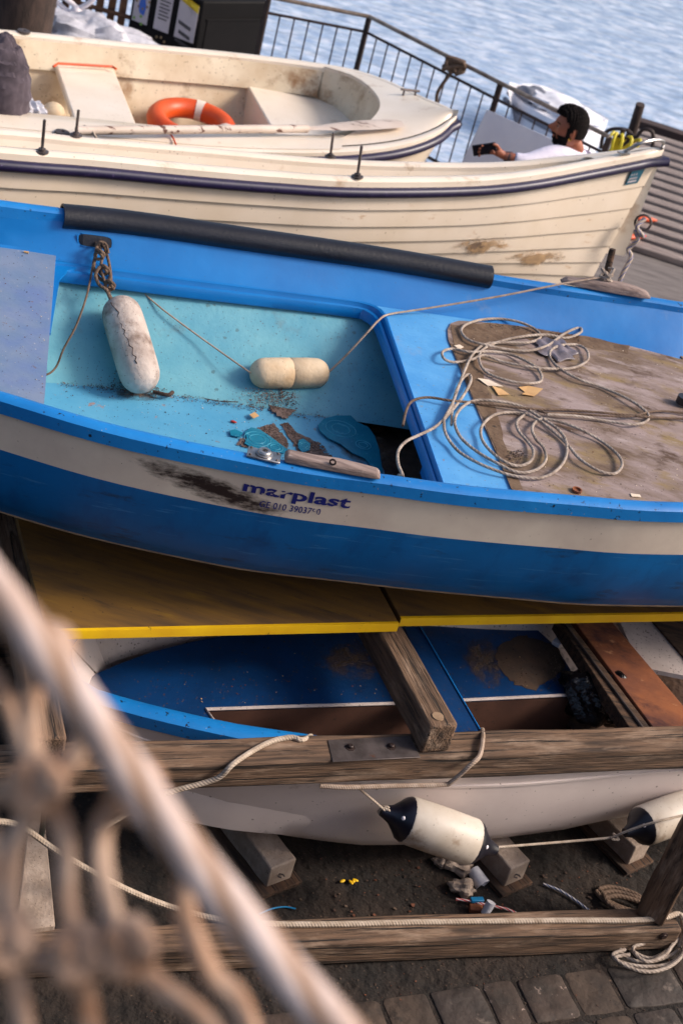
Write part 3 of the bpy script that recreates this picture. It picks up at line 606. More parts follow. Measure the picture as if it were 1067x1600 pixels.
# blue inner deck whose white edge curves across the bow
Zd = .56
dk = [P(x, y, Zd) for x, y in ((120, 1075), (150, 1053), (190, 1036), (240, 1018), (300, 1003), (355, 992), (430, 975))] 
dk += [P(560, 955, Zd), P(700, 972, Zd), P(760, 982, Zd), P(800, 980, Zd), P(840, 985, Zd), P(868, 1010, Zd), P(890, 1045, Zd), P(905, 1084, Zd)]
dk += [P(735, 1094, Zd), P(600, 1099, Zd), P(320, 1108, Zd), P(352, 1150, Zd), P(300, 1170, Zd), P(180, 1130, Zd)]
g = G(); g.prism(dk, .012); g.build('inner_deck', 'navy_deck', lb, smooth=False)
# white coaming edge of the cockpit and dark cockpit sides
cp = [P(x, y, Zd) for x, y in ((348, 1145), (322, 1109), (470, 1104), (612, 1100), (735, 1094), (905, 1086))]
g = G(); g.tube([p + Z3 * .002 for p in cp], .0065, 6); g.build('coaming', 'white_rough', lb)
g = G(); a = [p - Z3 * .004 + V((.002, -.006, 0)) for p in cp]; g.grid([a, [p - Z3 * .06 + V((0, .004, 0)) for p in a], [p - Z3 * .24 + V((0, .01, 0)) for p in a]])
g.prism([P(330, 1110, .33), P(1000, 1085, .33), P(1040, 1190, .33), P(400, 1215, .33)], .01)
g.build('cockpit', 'brown_box', lb)
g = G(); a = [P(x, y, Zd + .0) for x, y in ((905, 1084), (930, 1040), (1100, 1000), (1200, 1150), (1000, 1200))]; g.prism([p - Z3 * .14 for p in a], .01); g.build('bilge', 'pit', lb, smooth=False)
# thwarts: blue one beside the timber, dark rail and rusty board
g = G(); th = [P(628, 975, .66), P(654, 975, .66), P(753, 1146, .66), P(700, 1150, .66)]; g.prism(th, .10)
tw = g.build('thwart', 'navy_deck', lb, bevel=.006, smooth=True)
g = G(); g.tube([P(654, 975, .662), P(752, 1144, .662)], .0035, 6); g.build('thwart_edge', 'blue_rim', tw)
g = G(); g.prism([P(868, 965, .67), P(884, 965, .67), P(1018, 1140, .67), P(985, 1140, .67)], .06); tr = g.build('thwart', 'dark_wood', lb, bevel=.004)
tr['label'] = 'narrow dark thwart beside the rusty board'
g = G(); g.tube([P(878, 970, .675), P(1004, 1138, .675)], .006, 6); g.build('rail', 'galv', tr)
g = G(); g.prism([P(893, 966, .675), P(948, 962, .675), P(1075, 1112, .675), P(1075, 1140, .675), P(1022, 1140, .675)], .03)
rb = g.build('thwart', 'rust_board', lb, bevel=.004); rb['label'] = 'wide rust-stained thwart board'
g = G(); g.prism([P(965, 965, .62), P(1015, 965, .62), P(1100, 1062, .62), P(1000, 1042, .62)], .02); g.build('inner_panel', 'white_rough', lb)
g = G(); g.prism([P(1015, 965, .63), P(1130, 960, .63), P(1150, 1080, .63), P(1090, 1052, .63)], .03); g.build('inner_panel', 'dark_wood', lb)
# spray chine under the bow
g = G(); c0 = hull_px(LB, 474, 1316); rows = [[], [], [], []]
for k in range(14):
    u = k / 13; i_ = lerp(c0[1], min(n2 - 3, c0[1] + 16), u); wd = .075 * u ** .7 + .002
    rows[0].append(LB.pt(i_, .52, 0, out=-.004)); rows[1].append(LB.pt(i_, .60, 0, out=wd * .5)); rows[2].append(LB.pt(i_, .74, 0, out=wd)); rows[3].append(LB.pt(i_, .86, 0, out=-.01))
g.grid(rows); g.build('chine', 'white_hull', lb)
# ================================================================== CREAM CLINKER BOAT
n3 = 64
CN = [P(x, y, z) for x, y, z in ((0, 236, 1.5), (150, 248, 1.48), (300, 263, 1.46), (430, 274, 1.45), (560, 282, 1.45), (734, 281, 1.47), (834, 272, 1.51), (934, 254, 1.57), (1000, 241, 1.62), (1037, 233, 1.65))]
CN = [CN[0] + (CN[0] - CN[1]).normalized() * 1.3 + V((0, .05, 0))] + CN
CF = [P(x, y, z) for x, y, z in ((0, 199, 1.3), (120, 211, 1.3), (300, 227, 1.3), (516, 246, 1.31), (700, 252, 1.36), (800, 250, 1.42), (870, 243, 1.48), (940, 236, 1.56), (1000, 229, 1.62), (1036, 231, 1.65))]
CF = [CF[0] + (CF[0] - CF[1]).normalized() * 1.2 - V((0, .12, 0))] + CF
cN = resample(spline(CN, 8), n3); cFr = resample(spline(CF, 8), n3); cFr[-1] = cN[-1] + V((0, .002, 0))
cp_ = [(0, 1), (.2, .985), (.4, .93), (.55, .85), (.7, .72), (.82, .54), (.92, .3), (1, 0)]
C1 = Boat(cN, cFr, [(0, .72), (.8, .72), (1, .62)], cp_, .22)
c1 = empty('rowing_boat', (-.3, 7.0, .7), 'cream clinker-built boat with a purple rubbing strake, just behind the blue boat', 'boat')
g = G(); edges = [.075, .21, .34, .46, .57, .67, .76, .84, .9]
qs = []; outs = []
for a, b in zip(edges, edges[1:]):
    qs += [a + .0, b - .006, b]; outs += [-.004, .010, .010]
    qs += [b + .001]; outs += [-.006]
C1.strip(qs, outs=outs, g=g); C1.strip([.9, .95, 1], g=g); C1.stern([0, .2, .4, .6, .8, .9, 1], g); g.build('hull', 'cream_hull', c1, angle=25)
g = G(); rimcap(g, cN, cFr, .07, .04); 
fi = [C1.pt(k, 0, 1) for k in range(n3)]
# small foredeck
dk0 = int(n3 * .90); dA, dB = offset_in(cN, cFr, .06)
g.grid([[dA[k].lerp(dB[k], j / 6) + Z3 * .004 * math.sin(math.pi * j / 6) for j in range(7)] for k in range(dk0, n3)])
g.build('gunwale', 'cream_gel', c1)
g = G(); g.tube([p + Z3 * -.062 + (p - q).normalized() * .012 for p, q in zip(cN, cFr)][:-1] + [cN[-1] + V((.04, -.03, -.055))], .026, 10)
g.tube([q + Z3 * -.062 + (q - p).normalized() * .012 for p, q in zip(cN, cFr)][:-1] + [cN[-1] + V((.04, -.03, -.055))], .026, 10); g.build('rubbing_strake', 'purple_rub', c1)
a, b = offset_in(cN, cFr, .07); a2, b2 = offset_in(cN, cFr, .12)
g = G(); g.grid([[p - Z3 * .03 for p in a], [V((p.x, p.y, p.z - .25)) for p in a2], [V((p.x, p.y, 1.0)) for p in offset_in(cN, cFr, .2)[0]]])
g.grid([[p - Z3 * .03 for p in b], [V((p.x, p.y, p.z - .22)) for p in b2], [V((p.x, p.y, 1.0)) for p in offset_in(cN, cFr, .2)[1]]])
x_, y_ = offset_in(cN, cFr, .19); g.grid([[V((p.x, p.y, 1.0)) for p in x_], [V((p.x, p.y, 1.0)) for p in y_]]); g.build('inner_side', 'cream_gel', c1)
def pin(px, py, top, parent, z, yoff=0):
    a = P(px, py, z); b = PY(top[0], top[1], a.y); b.x = a.x + (b.x - a.x) * .5; g = G()
    g.lathe(a, b, [(0, .0), (0, .03), (.04, .03), (.05, .016), (.12, .016), (.13, .007), (.98, .007), (1, .004), (1, 0)], 12); return g.build('thole_pin', 'galv', parent)
pin(66, 238, (68, 186), c1, 1.49); pin(558, 277, (560, 226), c1, 1.455); pin(119, 212, (122, 171), c1, 1.305); pin(516, 245, (517, 206), c1, 1.315)
# bow handle, sticker, bow ring
g = G(); hp = [P(972, 239, 1.60), P(984, 232, 1.645), P(1000, 224, 1.69), P(1020, 219, 1.71), P(1034, 220, 1.70), P(1036, 226, 1.67), P(1033, 232, 1.655)]
g.tube(spline(hp, 5), .010, 8); g.box(P(974, 239, 1.615), .07, .03, .008, R(40)); g.build('bow_handle', 'steel', c1)
s1 = hull_px(C1, 976, 288); s2 = hull_px(C1, 999, 275); s3 = hull_px(C1, 999, 284)
g = G(); rows = [[C1.pt(lerp(s1[1], s2[1], j / 4), lerp(s1[2] - .085, s1[2], i / 3) - .0 * j, 0, out=.014) for j in range(5)] for i in range(4)]
g.grid(rows); st = g.build('registration_sticker', 'cyan_sticker', c1)
g = G()
for r_, qa in enumerate((.22, .5, .72)):
    for j in range(3 + r_ * 3):
        u = .1 + .75 * j / (4 + r_ * 3); p = [C1.pt(lerp(s1[1], s2[1], uu), s1[2] - .085 + .085 * qq, 0, out=.0155) for uu, qq in ((u, qa), (u + .07, qa), (u + .07, qa + .14), (u, qa + .14))]; g.add(p, [(0, 1, 2, 3)])
g.build('printing', 'poster_grey', st, smooth=False)
def hull_patch(bt, x0, y0, x1, y1, m, parent, side=0, name='scuff', out=.013):
    A = hull_px(bt, x0, y0, side); D = hull_px(bt, x1, y1, side)
    g = G(); g.grid([[bt.pt(lerp(A[1], D[1], i / 8), lerp(A[2], D[2], j / 6), side, out=out) for i in range(9)] for j in range(7)]); return g.build(name, m, parent, weld=False)
hull_patch(C1, 700, 366, 790, 400, 'scuff_brown', c1); hull_patch(C1, 780, 388, 880, 420, 'scuff_brown', c1); hull_patch(C1, 722, 372, 765, 392, 'scuff_dark', c1)
rr = P(1003, 349, 1.18); g = G(); rg = PY(1004, 348, C1.pt(n3 - 1.5, .5, 0).y)
g.tube([rg + V((math.cos(k * .45) * .045, .0, math.sin(k * .45) * .045)) for k in range(15)], .007, 8); g.build('bow_ring', 'galv', c1)
# ================================================================== SECOND CREAM BOAT
n4 = 56
DN = [P(x, y, z) for x, y, z in ((0, 203, 1.05), (150, 216, 1.05), (300, 230, 1.05), (415, 236, 1.06), (534, 236, 1.09), (624, 226, 1.14), (684, 206, 1.2), (714, 180, 1.26))]
DN = [DN[0] + (DN[0] - DN[1]).normalized() * .9] + DN
DF = [P(x, y, z) for x, y, z in ((0, 44, 1.05), (200, 64, 1.05), (400, 84, 1.06), (534, 103, 1.10), (600, 122, 1.15), (659, 149, 1.21), (700, 166, 1.25), (714, 178, 1.26))]
DF = [DF[0] + (DF[0] - DF[1]).normalized() * .8 - V((0, .15, 0))] + DF
dN = resample(spline(DN, 8), n4); dF = resample(spline(DF, 8), n4); dF[-1] = dN[-1] + V((0, .003, 0))
C2 = Boat(dN, dF, [(0, .35), (.75, .35), (1, .5)], lf_p, .3)
c2 = empty('rowing_boat', (-1.5, 8.3, .35), 'cream dinghy with flat seats and an orange lifebuoy lying inside', 'boat')
g = C2.strip([.06, .12, .2, .3, .4, .5, .6, .7, .85, .95, 1]); C2.stern([0, .3, .5, .7, .85, .95, 1], g); g.build('hull', 'cream_hull', c2)
g = G(); g.tube([p + Z3 * -.055 + (p - q).normalized() * .012 for p, q in zip(dN, dF)][:-1] + [dN[-1] + V((.02, -.02, -.05))], .028, 10)
g.tube([q + Z3 * -.055 + (q - p).normalized() * .012 for p, q in zip(dN, dF)][:-1] + [dN[-1] + V((.02, -.02, -.05))], .028, 10); g.build('rubbing_strake', 'purple_rub', c2)
RW = .10
g = G(); rimcap(g, dN, dF, RW, .035)
dA, dB = offset_in(dN, dF, RW * .9)
def st4(L_, i): a = int(min(n4 - 2, max(0, math.floor(i)))); return L_[a].lerp(L_[a + 1], i - a)
d0 = next(k for k in range(n4) if dA[k].lerp(dB[k], .5).x > P(500, 150, 1.1).x); dc = next(k for k in range(n4) if dA[k].lerp(dB[k], .5).x > P(598, 160, 1.1).x)
def dpt(j, i, dz=0.0, sh=0.0):
    u = j / 16; ks = lerp(d0, dc, math.sin(math.pi * u) ** .55) + sh; ii = lerp(ks, n4 - 1, i); return st4(dA, ii).lerp(st4(dB, ii), u) + Z3 * (.004 + .03 * math.sin(math.pi * u) + dz)
g.grid([[dpt(j, i / 14) for j in range(17)] for i in range(15)])
g.grid([[dpt(j, 0, -.03) for j in range(17)], [dpt(j, 0, -.006) for j in range(17)], [dpt(j, .012) for j in range(17)]])
g.build('gunwale', 'cream_gel', c2)
a, b = offset_in(dN, dF, RW * .98); a2, b2 = offset_in(dN, dF, RW + .05); a3, b3 = offset_in(dN, dF, RW + .12)
m_ = d0 + 1
g = G(); g.grid([[p - Z3 * .02 for p in b[:m_]], [p - Z3 * .19 for p in b2[:m_]], [p - Z3 * .20 + (q - p).normalized() * -.03 for p, q in zip(b2[:m_], a2[:m_])], [V((p.x, p.y, .55)) for p in b3[:m_]]])
g.grid([[p - Z3 * .02 for p in a[:m_]], [p - Z3 * .19 for p in a2[:m_]], [V((p.x, p.y, .55)) for p in a3[:m_]]])
# curved bulkhead under foredeck
g.grid([[dpt(j, 0, -.02) for j in range(17)], [dpt(j, 0, -.20, -.8) for j in range(17)], [dpt(j, 0, -.56, -1.6) for j in range(17)]]); g.build('inner_side', 'cream_inside', c2)
g = G(); e1 = offset_in(dN, dF, .03)[0]; e2 = offset_in(dN, dF, .16)[0]; e3 = offset_in(dN, dF, .27)[0]; mm_ = dc - 2
g.grid([[p + Z3 * .004 for p in e1[:mm_]], [p + Z3 * .014 for p in e2[:mm_]], [p + Z3 * .010 for p in e3[:mm_]], [p - Z3 * .002 for p in offset_in(dN, dF, .285)[0][:mm_]], [p - Z3 * .16 for p in e3[:mm_]]]); g.build('side_deck', 'cream_gel', c2)
g = G(); g.grid([[V((p.x, p.y, .56)) for p in a3[:m_]], [V((p.x, p.y, .56)) for p in b3[:m_]]]); g.build('floor', 'cream_inside', c2)
def slab(name, px, z, th, m, parent, bev=.01):
    g = G(); g.prism([P(x, y, z) for x, y in px], th); return g.build(name, m, parent, bevel=bev)
slab('thwart', ((88, 101), (178, 106), (216, 200), (228, 224), (136, 216), (120, 196)), .9, .05, 'cream_gel', c2)
o = slab('bow_seat', ((381, 123), (520, 128), (575, 150), (590, 178), (560, 200), (440, 222), (424, 198)), .88, .30, 'cream_gel', c2)
g = G(); g.tube([P(x, y, .93) for x, y in ((84, 104), (92, 99), (176, 104), (182, 108))], .008, 6); g.build('seat_trim', 'orange', c2)
g = G(); a = P(630, 147, 1.2) ; b = P(648, 149, 1.2); a += Z3 * .03; b += Z3 * .03
g.tube([a + (a - b) * .3, b + (b - a) * .3], .008, 6); g.tube([a, a - Z3 * .04], .007, 6); g.tube([b, b - Z3 * .04], .007, 6); g.build('cleat', 'galv', c2)
for px, py in ((38, 49), (98, 207)):
    g = G(); c = P(px, py, 1.06); g.lathe(c - Z3 * .005, c + Z3 * .008, [(0, .04), (.8, .04), (1, .03), (1, .012), (.3, .01), (.3, 0)], 16); g.build('oarlock_socket', 'galv', c2)
# ================================================================== SETTING
YAW = R(28); fx = V((math.cos(YAW), math.sin(YAW), 0)); fy = V((-math.sin(YAW), math.cos(YAW), 0))
def flat(name, poly, m, kind='structure', th=0.0):
    g = G(); g.prism(poly, th or .002); o = g.build(name, m, None, smooth=False); o['kind'] = kind; return o
m = mat('sea', (126, 150, 184), (182, 198, 220), rough=.16, scale=4.0, detail=8, stretch=(.7, 1, 1), contrast=(.34, .66), spots=[((214, 220, 234), 4.6, .48, .2, (.7, 1.2, 1)), ((96, 124, 168), .35, .64, .2, (.5, 1.2, 1))])  # pale base and whitish spots paint sky glints into the water colour
n_ = m.node_tree.nodes; L_ = m.node_tree.links; b_ = n_['Principled BSDF']
tc = n_.new('ShaderNodeTexCoord'); prev = None
for sc_, st_, dist, stren in ((4.0, (.6, 1.1, 1), .06, .9), (12, (.6, 1.1, 1), .02, .8)):
    mp = n_.new('ShaderNodeMapping'); mp.inputs['Scale'].default_value = st_; L_.new(tc.outputs['Object'], mp.inputs[0])
    no = n_.new('ShaderNodeTexNoise'); no.inputs['Scale'].default_value = sc_; no.inputs['Detail'].default_value = 4; L_.new(mp.outputs[0], no.inputs[0])
    bp_ = n_.new('ShaderNodeBump'); bp_.inputs['Strength'].default_value = stren; bp_.inputs['Distance'].default_value = dist; L_.new(no.outputs['Fac'], bp_.inputs['Height'])
    if prev: L_.new(prev.outputs[0], bp_.inputs['Normal'])
    prev = bp_
L_.new(prev.outputs[0], b_.inputs['Normal'])
g = G(); g.add([(-600, 8, -1.3), (600, 8, -1.3), (600, 1500, -1.3), (-600, 1500, -1.3)], [(0, 1, 2, 3)]); o = g.build('sea', 'sea', None, smooth=False, origin=(0, 20, -1.3)); o['kind'] = 'structure'
edge = [V((-60, 9.6, 0)), V((-6, 11.1, 0)), V((-1.75, 12.0, 0)), V((-.85, 12.36, 0)), V((.33, 11.5, 0)), V((1.25, 11.15, 0)), V((60, 11.0, 0))]
g = G(); g.prism([V((-60, -60, 0)), V((60, -60, 0))] + edge[::-1], 1.6); o = g.build('ground', 'ground', None, smooth=False); o['kind'] = 'structure'
g = G(); g.prism([V((-60, 8.0, .004)), V((60, 7.4, .004))] + [p + V((0, -.02, .004)) for p in edge[::-1]], .003); o = g.build('quay_paving', 'quay', None, smooth=False); o['kind'] = 'structure'
# cobbles in front of the rack
g = G(); random.seed(3)
base = P(600, 1545, 0)
for r in range(7):
    v0 = -.02 - r * .20; x = -2.6 + random.random() * .2
    while x < 2.6:
        wd = random.uniform(.12, .30); 
        c = base + fx * (x + wd / 2) + fy * (v0 - .11); hw = wd / 2 - .004; hh = .095; z0 = random.uniform(.002, .007)
        ring = []
        for k in range(16):
            a = 2 * math.pi * k / 16; ca, sa = math.cos(a), math.sin(a)
            X = math.copysign(abs(ca) ** .22, ca) * hw * random.uniform(.93, 1.0); Y = math.copysign(abs(sa) ** .22, sa) * hh * random.uniform(.92, 1)
            ring.append(c + fx * X + fy * Y)
        rows = [[p - Z3 * .02 for p in ring], [p + Z3 * z0 * .5 for p in ring], [c + (p - c) * .95 + Z3 * (z0 + random.uniform(-.001, .001)) for p in ring], [c + (p - c) * .5 + Z3 * (z0 + random.uniform(-.001, .001)) for p in ring], [c + Z3 * z0 for p in ring]]
        g.mi = random.randrange(3)
        g.grid(rows, closed=True); x += wd
o = g.build('cobblestones', ('stone', 'stone_brown', 'stone_dark'), None, weld=False, angle=60); o['kind'] = 'structure'
# slatted landing stage right of the bows
stage = empty('landing_stage', (2.6, 12.6, -.2), 'grey wooden slatted landing stage beside the water at right', 'landing stage')
sx = V((math.cos(R(-6)), math.sin(R(-6)), 0)); sy = V((-sx.y, sx.x, 0)); s0 = V((1.35, 11.10, .03))
for k in range(14):
    c = s0 + sy * (.1 + k * .24); beam('slat', c, c + sx * 3.6, .14, .05, 'plank_grey', stage, bevel=.008, warp=.004)
for dx in (.4, 1.9, 3.3): beam('bearer', s0 + sx * dx - Z3 * .09, s0 + sx * dx + sy * 3.4 - Z3 * .09, .12, .12, 'plank_under', stage)
beam('edge_beam', s0 + sy * 3.5 - Z3 * .02, s0 + sy * 3.5 + sx * 3.6 - Z3 * .02, .16, .16, 'plank_under', stage)
for dx, dy in ((.4, 3.3), (3.3, 3.3), (.4, 1.6), (3.3, 1.6)): q = s0 + sx * dx + sy * dy; beam('pile', q - Z3 * 1.9, q - Z3 * .15, .16, .16, 'plank_under', stage)
# leaning pile with pipe hoop
g = G(); a = PY(976, 236, 12.4); b = PY(1000, 163, 12.3); g.tube([a - Z3 * .6 + (a - b) * .3, a, a.lerp(b, .5) + V((.006, 0, 0)), b], [.052, .048, .042, .038], 10); g.build('mooring_post', 'pile', None)
tag(bpy.data.objects['mooring_post'], 'dark leaning wooden post standing in the landing stage', 'post')
g = G(); g.tube(spline([PY(x, y, 12.2) for x, y in ((938, 232), (942, 212), (955, 202), (978, 203), (992, 215), (1003, 203), (1018, 206), (1019, 226), (1012, 250))], 5), .016, 8); tag(g.build('pipe_hoop', 'iron', None), 'bent brown iron pipe behind the yellow hose coil', 'pipe')
# yellow hose coil
g = G(); c = PY(966, 228, 11.35)
for k in range(5):
    pts = []; ox = (k - 2) * .035
    for t in range(17):
        a = 2 * math.pi * t / 16; pts.append(c + V((ox + .03 * math.cos(a + k) + .012 * k * math.sin(a), .05 * math.cos(a), .11 * math.sin(a) - .02)))
    g.tube(pts, .013, 8, cap=False)
hz = g.build('hose_coil', 'yellow_hose', None); tag(hz, 'coil of yellow hose beside the dark leaning post', 'hose')
hz.location += V((0, 0, 0))
g = G(); ps = c + V((0, .06, 0)); g.tube([V((ps.x, ps.y, 0)), ps + Z3 * .12], .02, 8); g.tube([ps + Z3 * .07 + V((-.09, -.05, 0)), ps + Z3 * .07 + V((.09, -.05, 0))], .012, 8)
tag(g.build('hose_stand', 'iron', None), 'short iron stand carrying the yellow hose coil', 'stand')
# ------------------------------------------------------------------ railing
rl = empty('railing', (-.3, 11.9, 0), 'brown iron railing with thin balusters along the quay edge', 'railing')
ra = [P(425, -4, .9), P(577, 26, .9), P(782, 130, .9), P(952, 214, .9)]
ra[0] = ra[0] + (ra[0] - ra[1]) * .03
for p in ra: p.z = .9
g = G(); g.tube(ra, .017, 8); g.build('top_rail', 'rail_top', rl)
g = G(); g.tube([p - Z3 * .125 for p in ra], .012, 8); g.build('mid_rail', 'iron', rl)
g = G(); g.tube([p - Z3 * .80 for p in ra], .014, 8); g.build('bottom_rail', 'iron', rl)
nb = 0
for a, b in zip(ra, ra[1:]):
    L = (b - a).length; n = max(2, round(L / .125))
    for k in range(n):
        p = a.lerp(b, k / n); g = G()
        if k == 0 or (k == n // 2 and L > 2.5): g.box(p - Z3 * .45, .045, .02, .9, R(-35)); g.build('post', 'iron', rl); continue
        g.tube([p - Z3 * .125, p - Z3 * .80], .0068, 6); g.build('baluster', 'iron', rl)
g = G(); g.box(ra[-1] - Z3 * .45, .045, .02, .9, R(-35)); g.build('post', 'iron', rl)
# rag and rope knotted to the rail
g = G(); c = P(712, 103, .88)
random.seed(5)
for k in range(7):
    pts = [c + V((random.uniform(-.09, .07), random.uniform(-.03, .03), random.uniform(-.06, .05))) for _ in range(4)]; g.tube(spline(pts + [pts[0]], 5), .016, 8)
g.tube(spline([c, c + V((-.04, -.02, -.1)), c + V((-.08, -.03, -.22)), c + V((-.07, -.03, -.30))], 5), .014, 8)
tag(g.build('knotted_rope', 'rope_dark', None), 'bundle of brown rope knotted round the railing', 'rope')
# white board leaning on the railing
tl = PY(763, 172, 11.0); tr = PY(872, 222, 10.45); dn = V((-.16, -.22, -.92)) * .75
tl2 = tl + dn * (tl.z / .69); g = G(); nrm = (tr - tl).cross(dn).normalized()
g.prism([tl, tr, tr + dn * (tr.z / .69), tl2], .02, -nrm); tag(g.build('board', 'board_white', None, bevel=.003), 'plain whitish board leaning against the railing behind the man', 'board')
# orange float blades on the paving
for i, (px, py, rz, lb_) in enumerate(((1004, 341, .2, 'upper of two small orange floats on the paving behind the bow'), (990, 369, .55, 'lower of two small orange floats on the paving behind the bow'))):
    c = P(px, py, .085); g = G(); t = V((math.cos(rz + .3), math.sin(rz + .3), 0)); 
    g.ball(c, .13, .035, .022, n=10, M=Matrix.Rotation(rz + .1, 3, 'Z'), fn=lambda d, q: V((q.x, q.y * (1 - .6 * d.x), q.z)))
    tag(g.build('float', 'orange', None), lb_, 'float', 'orange floats')
# ------------------------------------------------------------------ moored boat on the water
mb = empty('moored_boat', (1.2, 18, -1.3), 'small white motorboat with grey cover afloat beyond the railing', 'boat')
WZ = -.85
mN = [P(793, 139, WZ + .12), P(806, 152, WZ), P(835, 172, WZ), P(870, 190, WZ), P(915, 208, WZ)]; mF = [P(793, 138, WZ + .12), P(822, 131, WZ + .05), P(862, 138, WZ), P(905, 160, WZ), P(950, 186, WZ)]
mN = resample(spline(mN, 6), 24)[::-1]; mF = resample(spline(mF, 6), 24)[::-1]
MB_ = Boat(mN, mF, [(0, -1.5), (.8, -1.5), (1, -1.3)], lf_p, .3)
g = MB_.strip([0, .1, .3, .5, .7, .85, 1]); MB_.stern([0, .3, .6, .85, 1], g); g.build('hull', 'boat_white', mb)
g = G(); rimcap(g, mN, mF, .16, .06); a, b = offset_in(mN, mF, .15); g.grid([[p.lerp(q, j / 6) + Z3 * .08 * math.sin(math.pi * j / 6) for j in range(7)] for p, q in zip(a, b)]); g.build('deck', 'boat_white', mb)
g = G(); g.tube([p - Z3 * .12 for p in mN], .03, 6); g.build('rubbing_strake', 'boat_grey', mb)
random.seed(11)
c = P(850, 138, WZ + .35); g = G(); g.ball(P(835, 150, WZ + .06), .22, .2, .10, n=10, fn=lambda d, q: q * (1 + .12 * math.sin(7 * d.x + 4 * d.y))); g.build('cover', 'boat_grey', mb)
g = G(); g.ball(P(868, 163, WZ + .06), .36, .24, .11, n=12, fn=lambda d, q: q * (1 + .12 * math.sin(6 * d.x + 9 * d.z) + .06 * math.sin(14 * d.y))); g.ball(P(905, 182, WZ + .06), .26, .26, .10, n=10, fn=lambda d, q: q * (1 + .1 * math.sin(8 * d.x))); g.build('tarpaulin', 'boat_white', mb)
# ------------------------------------------------------------------ black kiosk of bins with posters
C0 = P(303, 110, 0); C0 = V((C0.x, C0.y, 0)); 
def ground_under(px, py, Y):                # foot of the vertical line seen through (px,py) at depth Y
    q = PY(px, py, Y); return V((q.x, q.y, 0))
C0 = ground_under(319, 0, 12.35); KL = ground_under(206, 0, 12.55); KR = ground_under(425, 5, 12.95)
H_ = PY(425, 2, 12.95).z
ki = empty('bin_kiosk', (C0.x, C0.y + .3, 0), 'black bin cabinet with three posters standing behind the cream dinghy', 'bin cabinet')
g = G(); bk = KR + (KL - C0)
g.prism([V((p.x, p.y, H_)) for p in (C0, KR, bk, KL)], H_ - .02); g.build('cabinet', 'kiosk', ki, bevel=.02)
def facequad(a, b, u0, u1, z0, z1, off=.006):
    n = (b - a).cross(Z3).normalized(); 
    if n.dot(CAM - a) < 0: n = -n
    p = lambda u, z: a.lerp(b, u) + Z3 * z + n * off
    return [p(u0, z0), p(u1, z0), p(u1, z1), p(u0, z1)], n, p
q, n, pf_ = facequad(C0, KR, .10, .88, .12, H_ - .16); g = G(); g.prism(q, .012, -n); g.prism(facequad(C0, KR, .08, .90, .10, .115, .012)[0], .01, -n); g.prism(facequad(C0, KR, .08, .90, H_ - .165, H_ - .15, .012)[0], .01, -n); g.build('side_panel', 'kiosk_panel', ki, smooth=False, bevel=.003)
for i, (u0, u1, mm) in enumerate(((.05, .27, 'poster_grey'), (.37, .59, 'poster_grey'), (.68, .96, 'poster_grey'))):
    q, n, p_ = facequad(KL, C0, u0, u1, .25, H_ + (.06 if i < 2 else -.06)); q[2].z = min(q[2].z, H_ - .02 - .0); q[3].z = min(q[3].z, H_ - .02)
    g = G(); g.prism(q, .008, -n); ps = g.build('poster', mm, ki, smooth=False)
    if i == 2:
        ps['label'] = 'yellow-topped poster with black headline'
        g = G(); qq = facequad(KL, C0, u0, u1, H_ * .0 + .62, H_ - .05, .0085)[0]; qq[1].z -= .12; g.prism(qq, .001, -n); g.build('yellow_field', 'poster_yellow', ps, smooth=False)
        g = G(); du = (u1 - u0)
        for r, (a_, b_) in enumerate(((.12, .78), (.2, .8), (.08, .95))):
            z = H_ - .24 - r * .075; x = a_
            while x < b_:
                w_ = random.uniform(.04, .07); qq = facequad(KL, C0, u0 + du * x, u0 + du * min(b_, x + w_), z, z + .030, .0105)[0]
                for t_, v in enumerate(qq): v.z -= .05 * x if t_ in (0, 3) else .05 * (x + w_)
                g.prism(qq, .001, -n); x += w_ + .018
        for r in range(7):
            z = H_ - .50 - r * .028; qq = facequad(KL, C0, u0 + du * .12, u0 + du * (.92 - .08 * (r % 3)), z, z + .009, .0105)[0]; qq[1].z -= .04; qq[2].z -= .04; g.prism(qq, .001, -n)
        g.build('print', 'ink', ps, smooth=False)
        g = G(); cc = p_(u0 + du * .52, H_ - .13) + n * .006; g.lathe(cc, cc + n * .002, [(0, .03), (1, .03), (1, 0)], 16); g.build('emblem', 'poster_grey', ps)
    else:
        du = u1 - u0
        g = G(); cc = p_(u0 + du * .55, H_ - (.20 if i == 0 else .52)) + n * .004
        tt = (C0 - KL).normalized(); g.prism([cc + tt * x + Z3 * z for x, z in ((-.035, -.03), (-.015, -.085), (.03, -.095), (.042, -.02), (.02, .045), (-.02, .04))], .001, -n); g.build('picture', 'ink_blue', ps, smooth=False)
        g = G()
        for k in range(9):
            a_ = k * .7; g.ball(cc + tt * (.062 * math.cos(a_)) + Z3 * (.03 + .075 * math.sin(a_)), .011, .003, .012, n=5)
        g.build('picture', 'ink_brown', ps)
        g = G(); 
        for k in range(3): g.ball(cc + tt * (.05 * math.cos(k * 2 + 1) - .01) + Z3 * (-.17 + .03 * k), .012, .003, .014, n=5)
        g.build('picture', 'ink_green', ps)
        if i == 1:
            g = G()
            for r in range(6): g.prism(facequad(KL, C0, u0 + du * .2, u0 + du * (.9 - .1 * (r % 2)), H_ - .12 - r * .03, H_ - .11 - r * .03, .0105)[0], .001, -n)
            g.build('print', 'ink', ps, smooth=False)
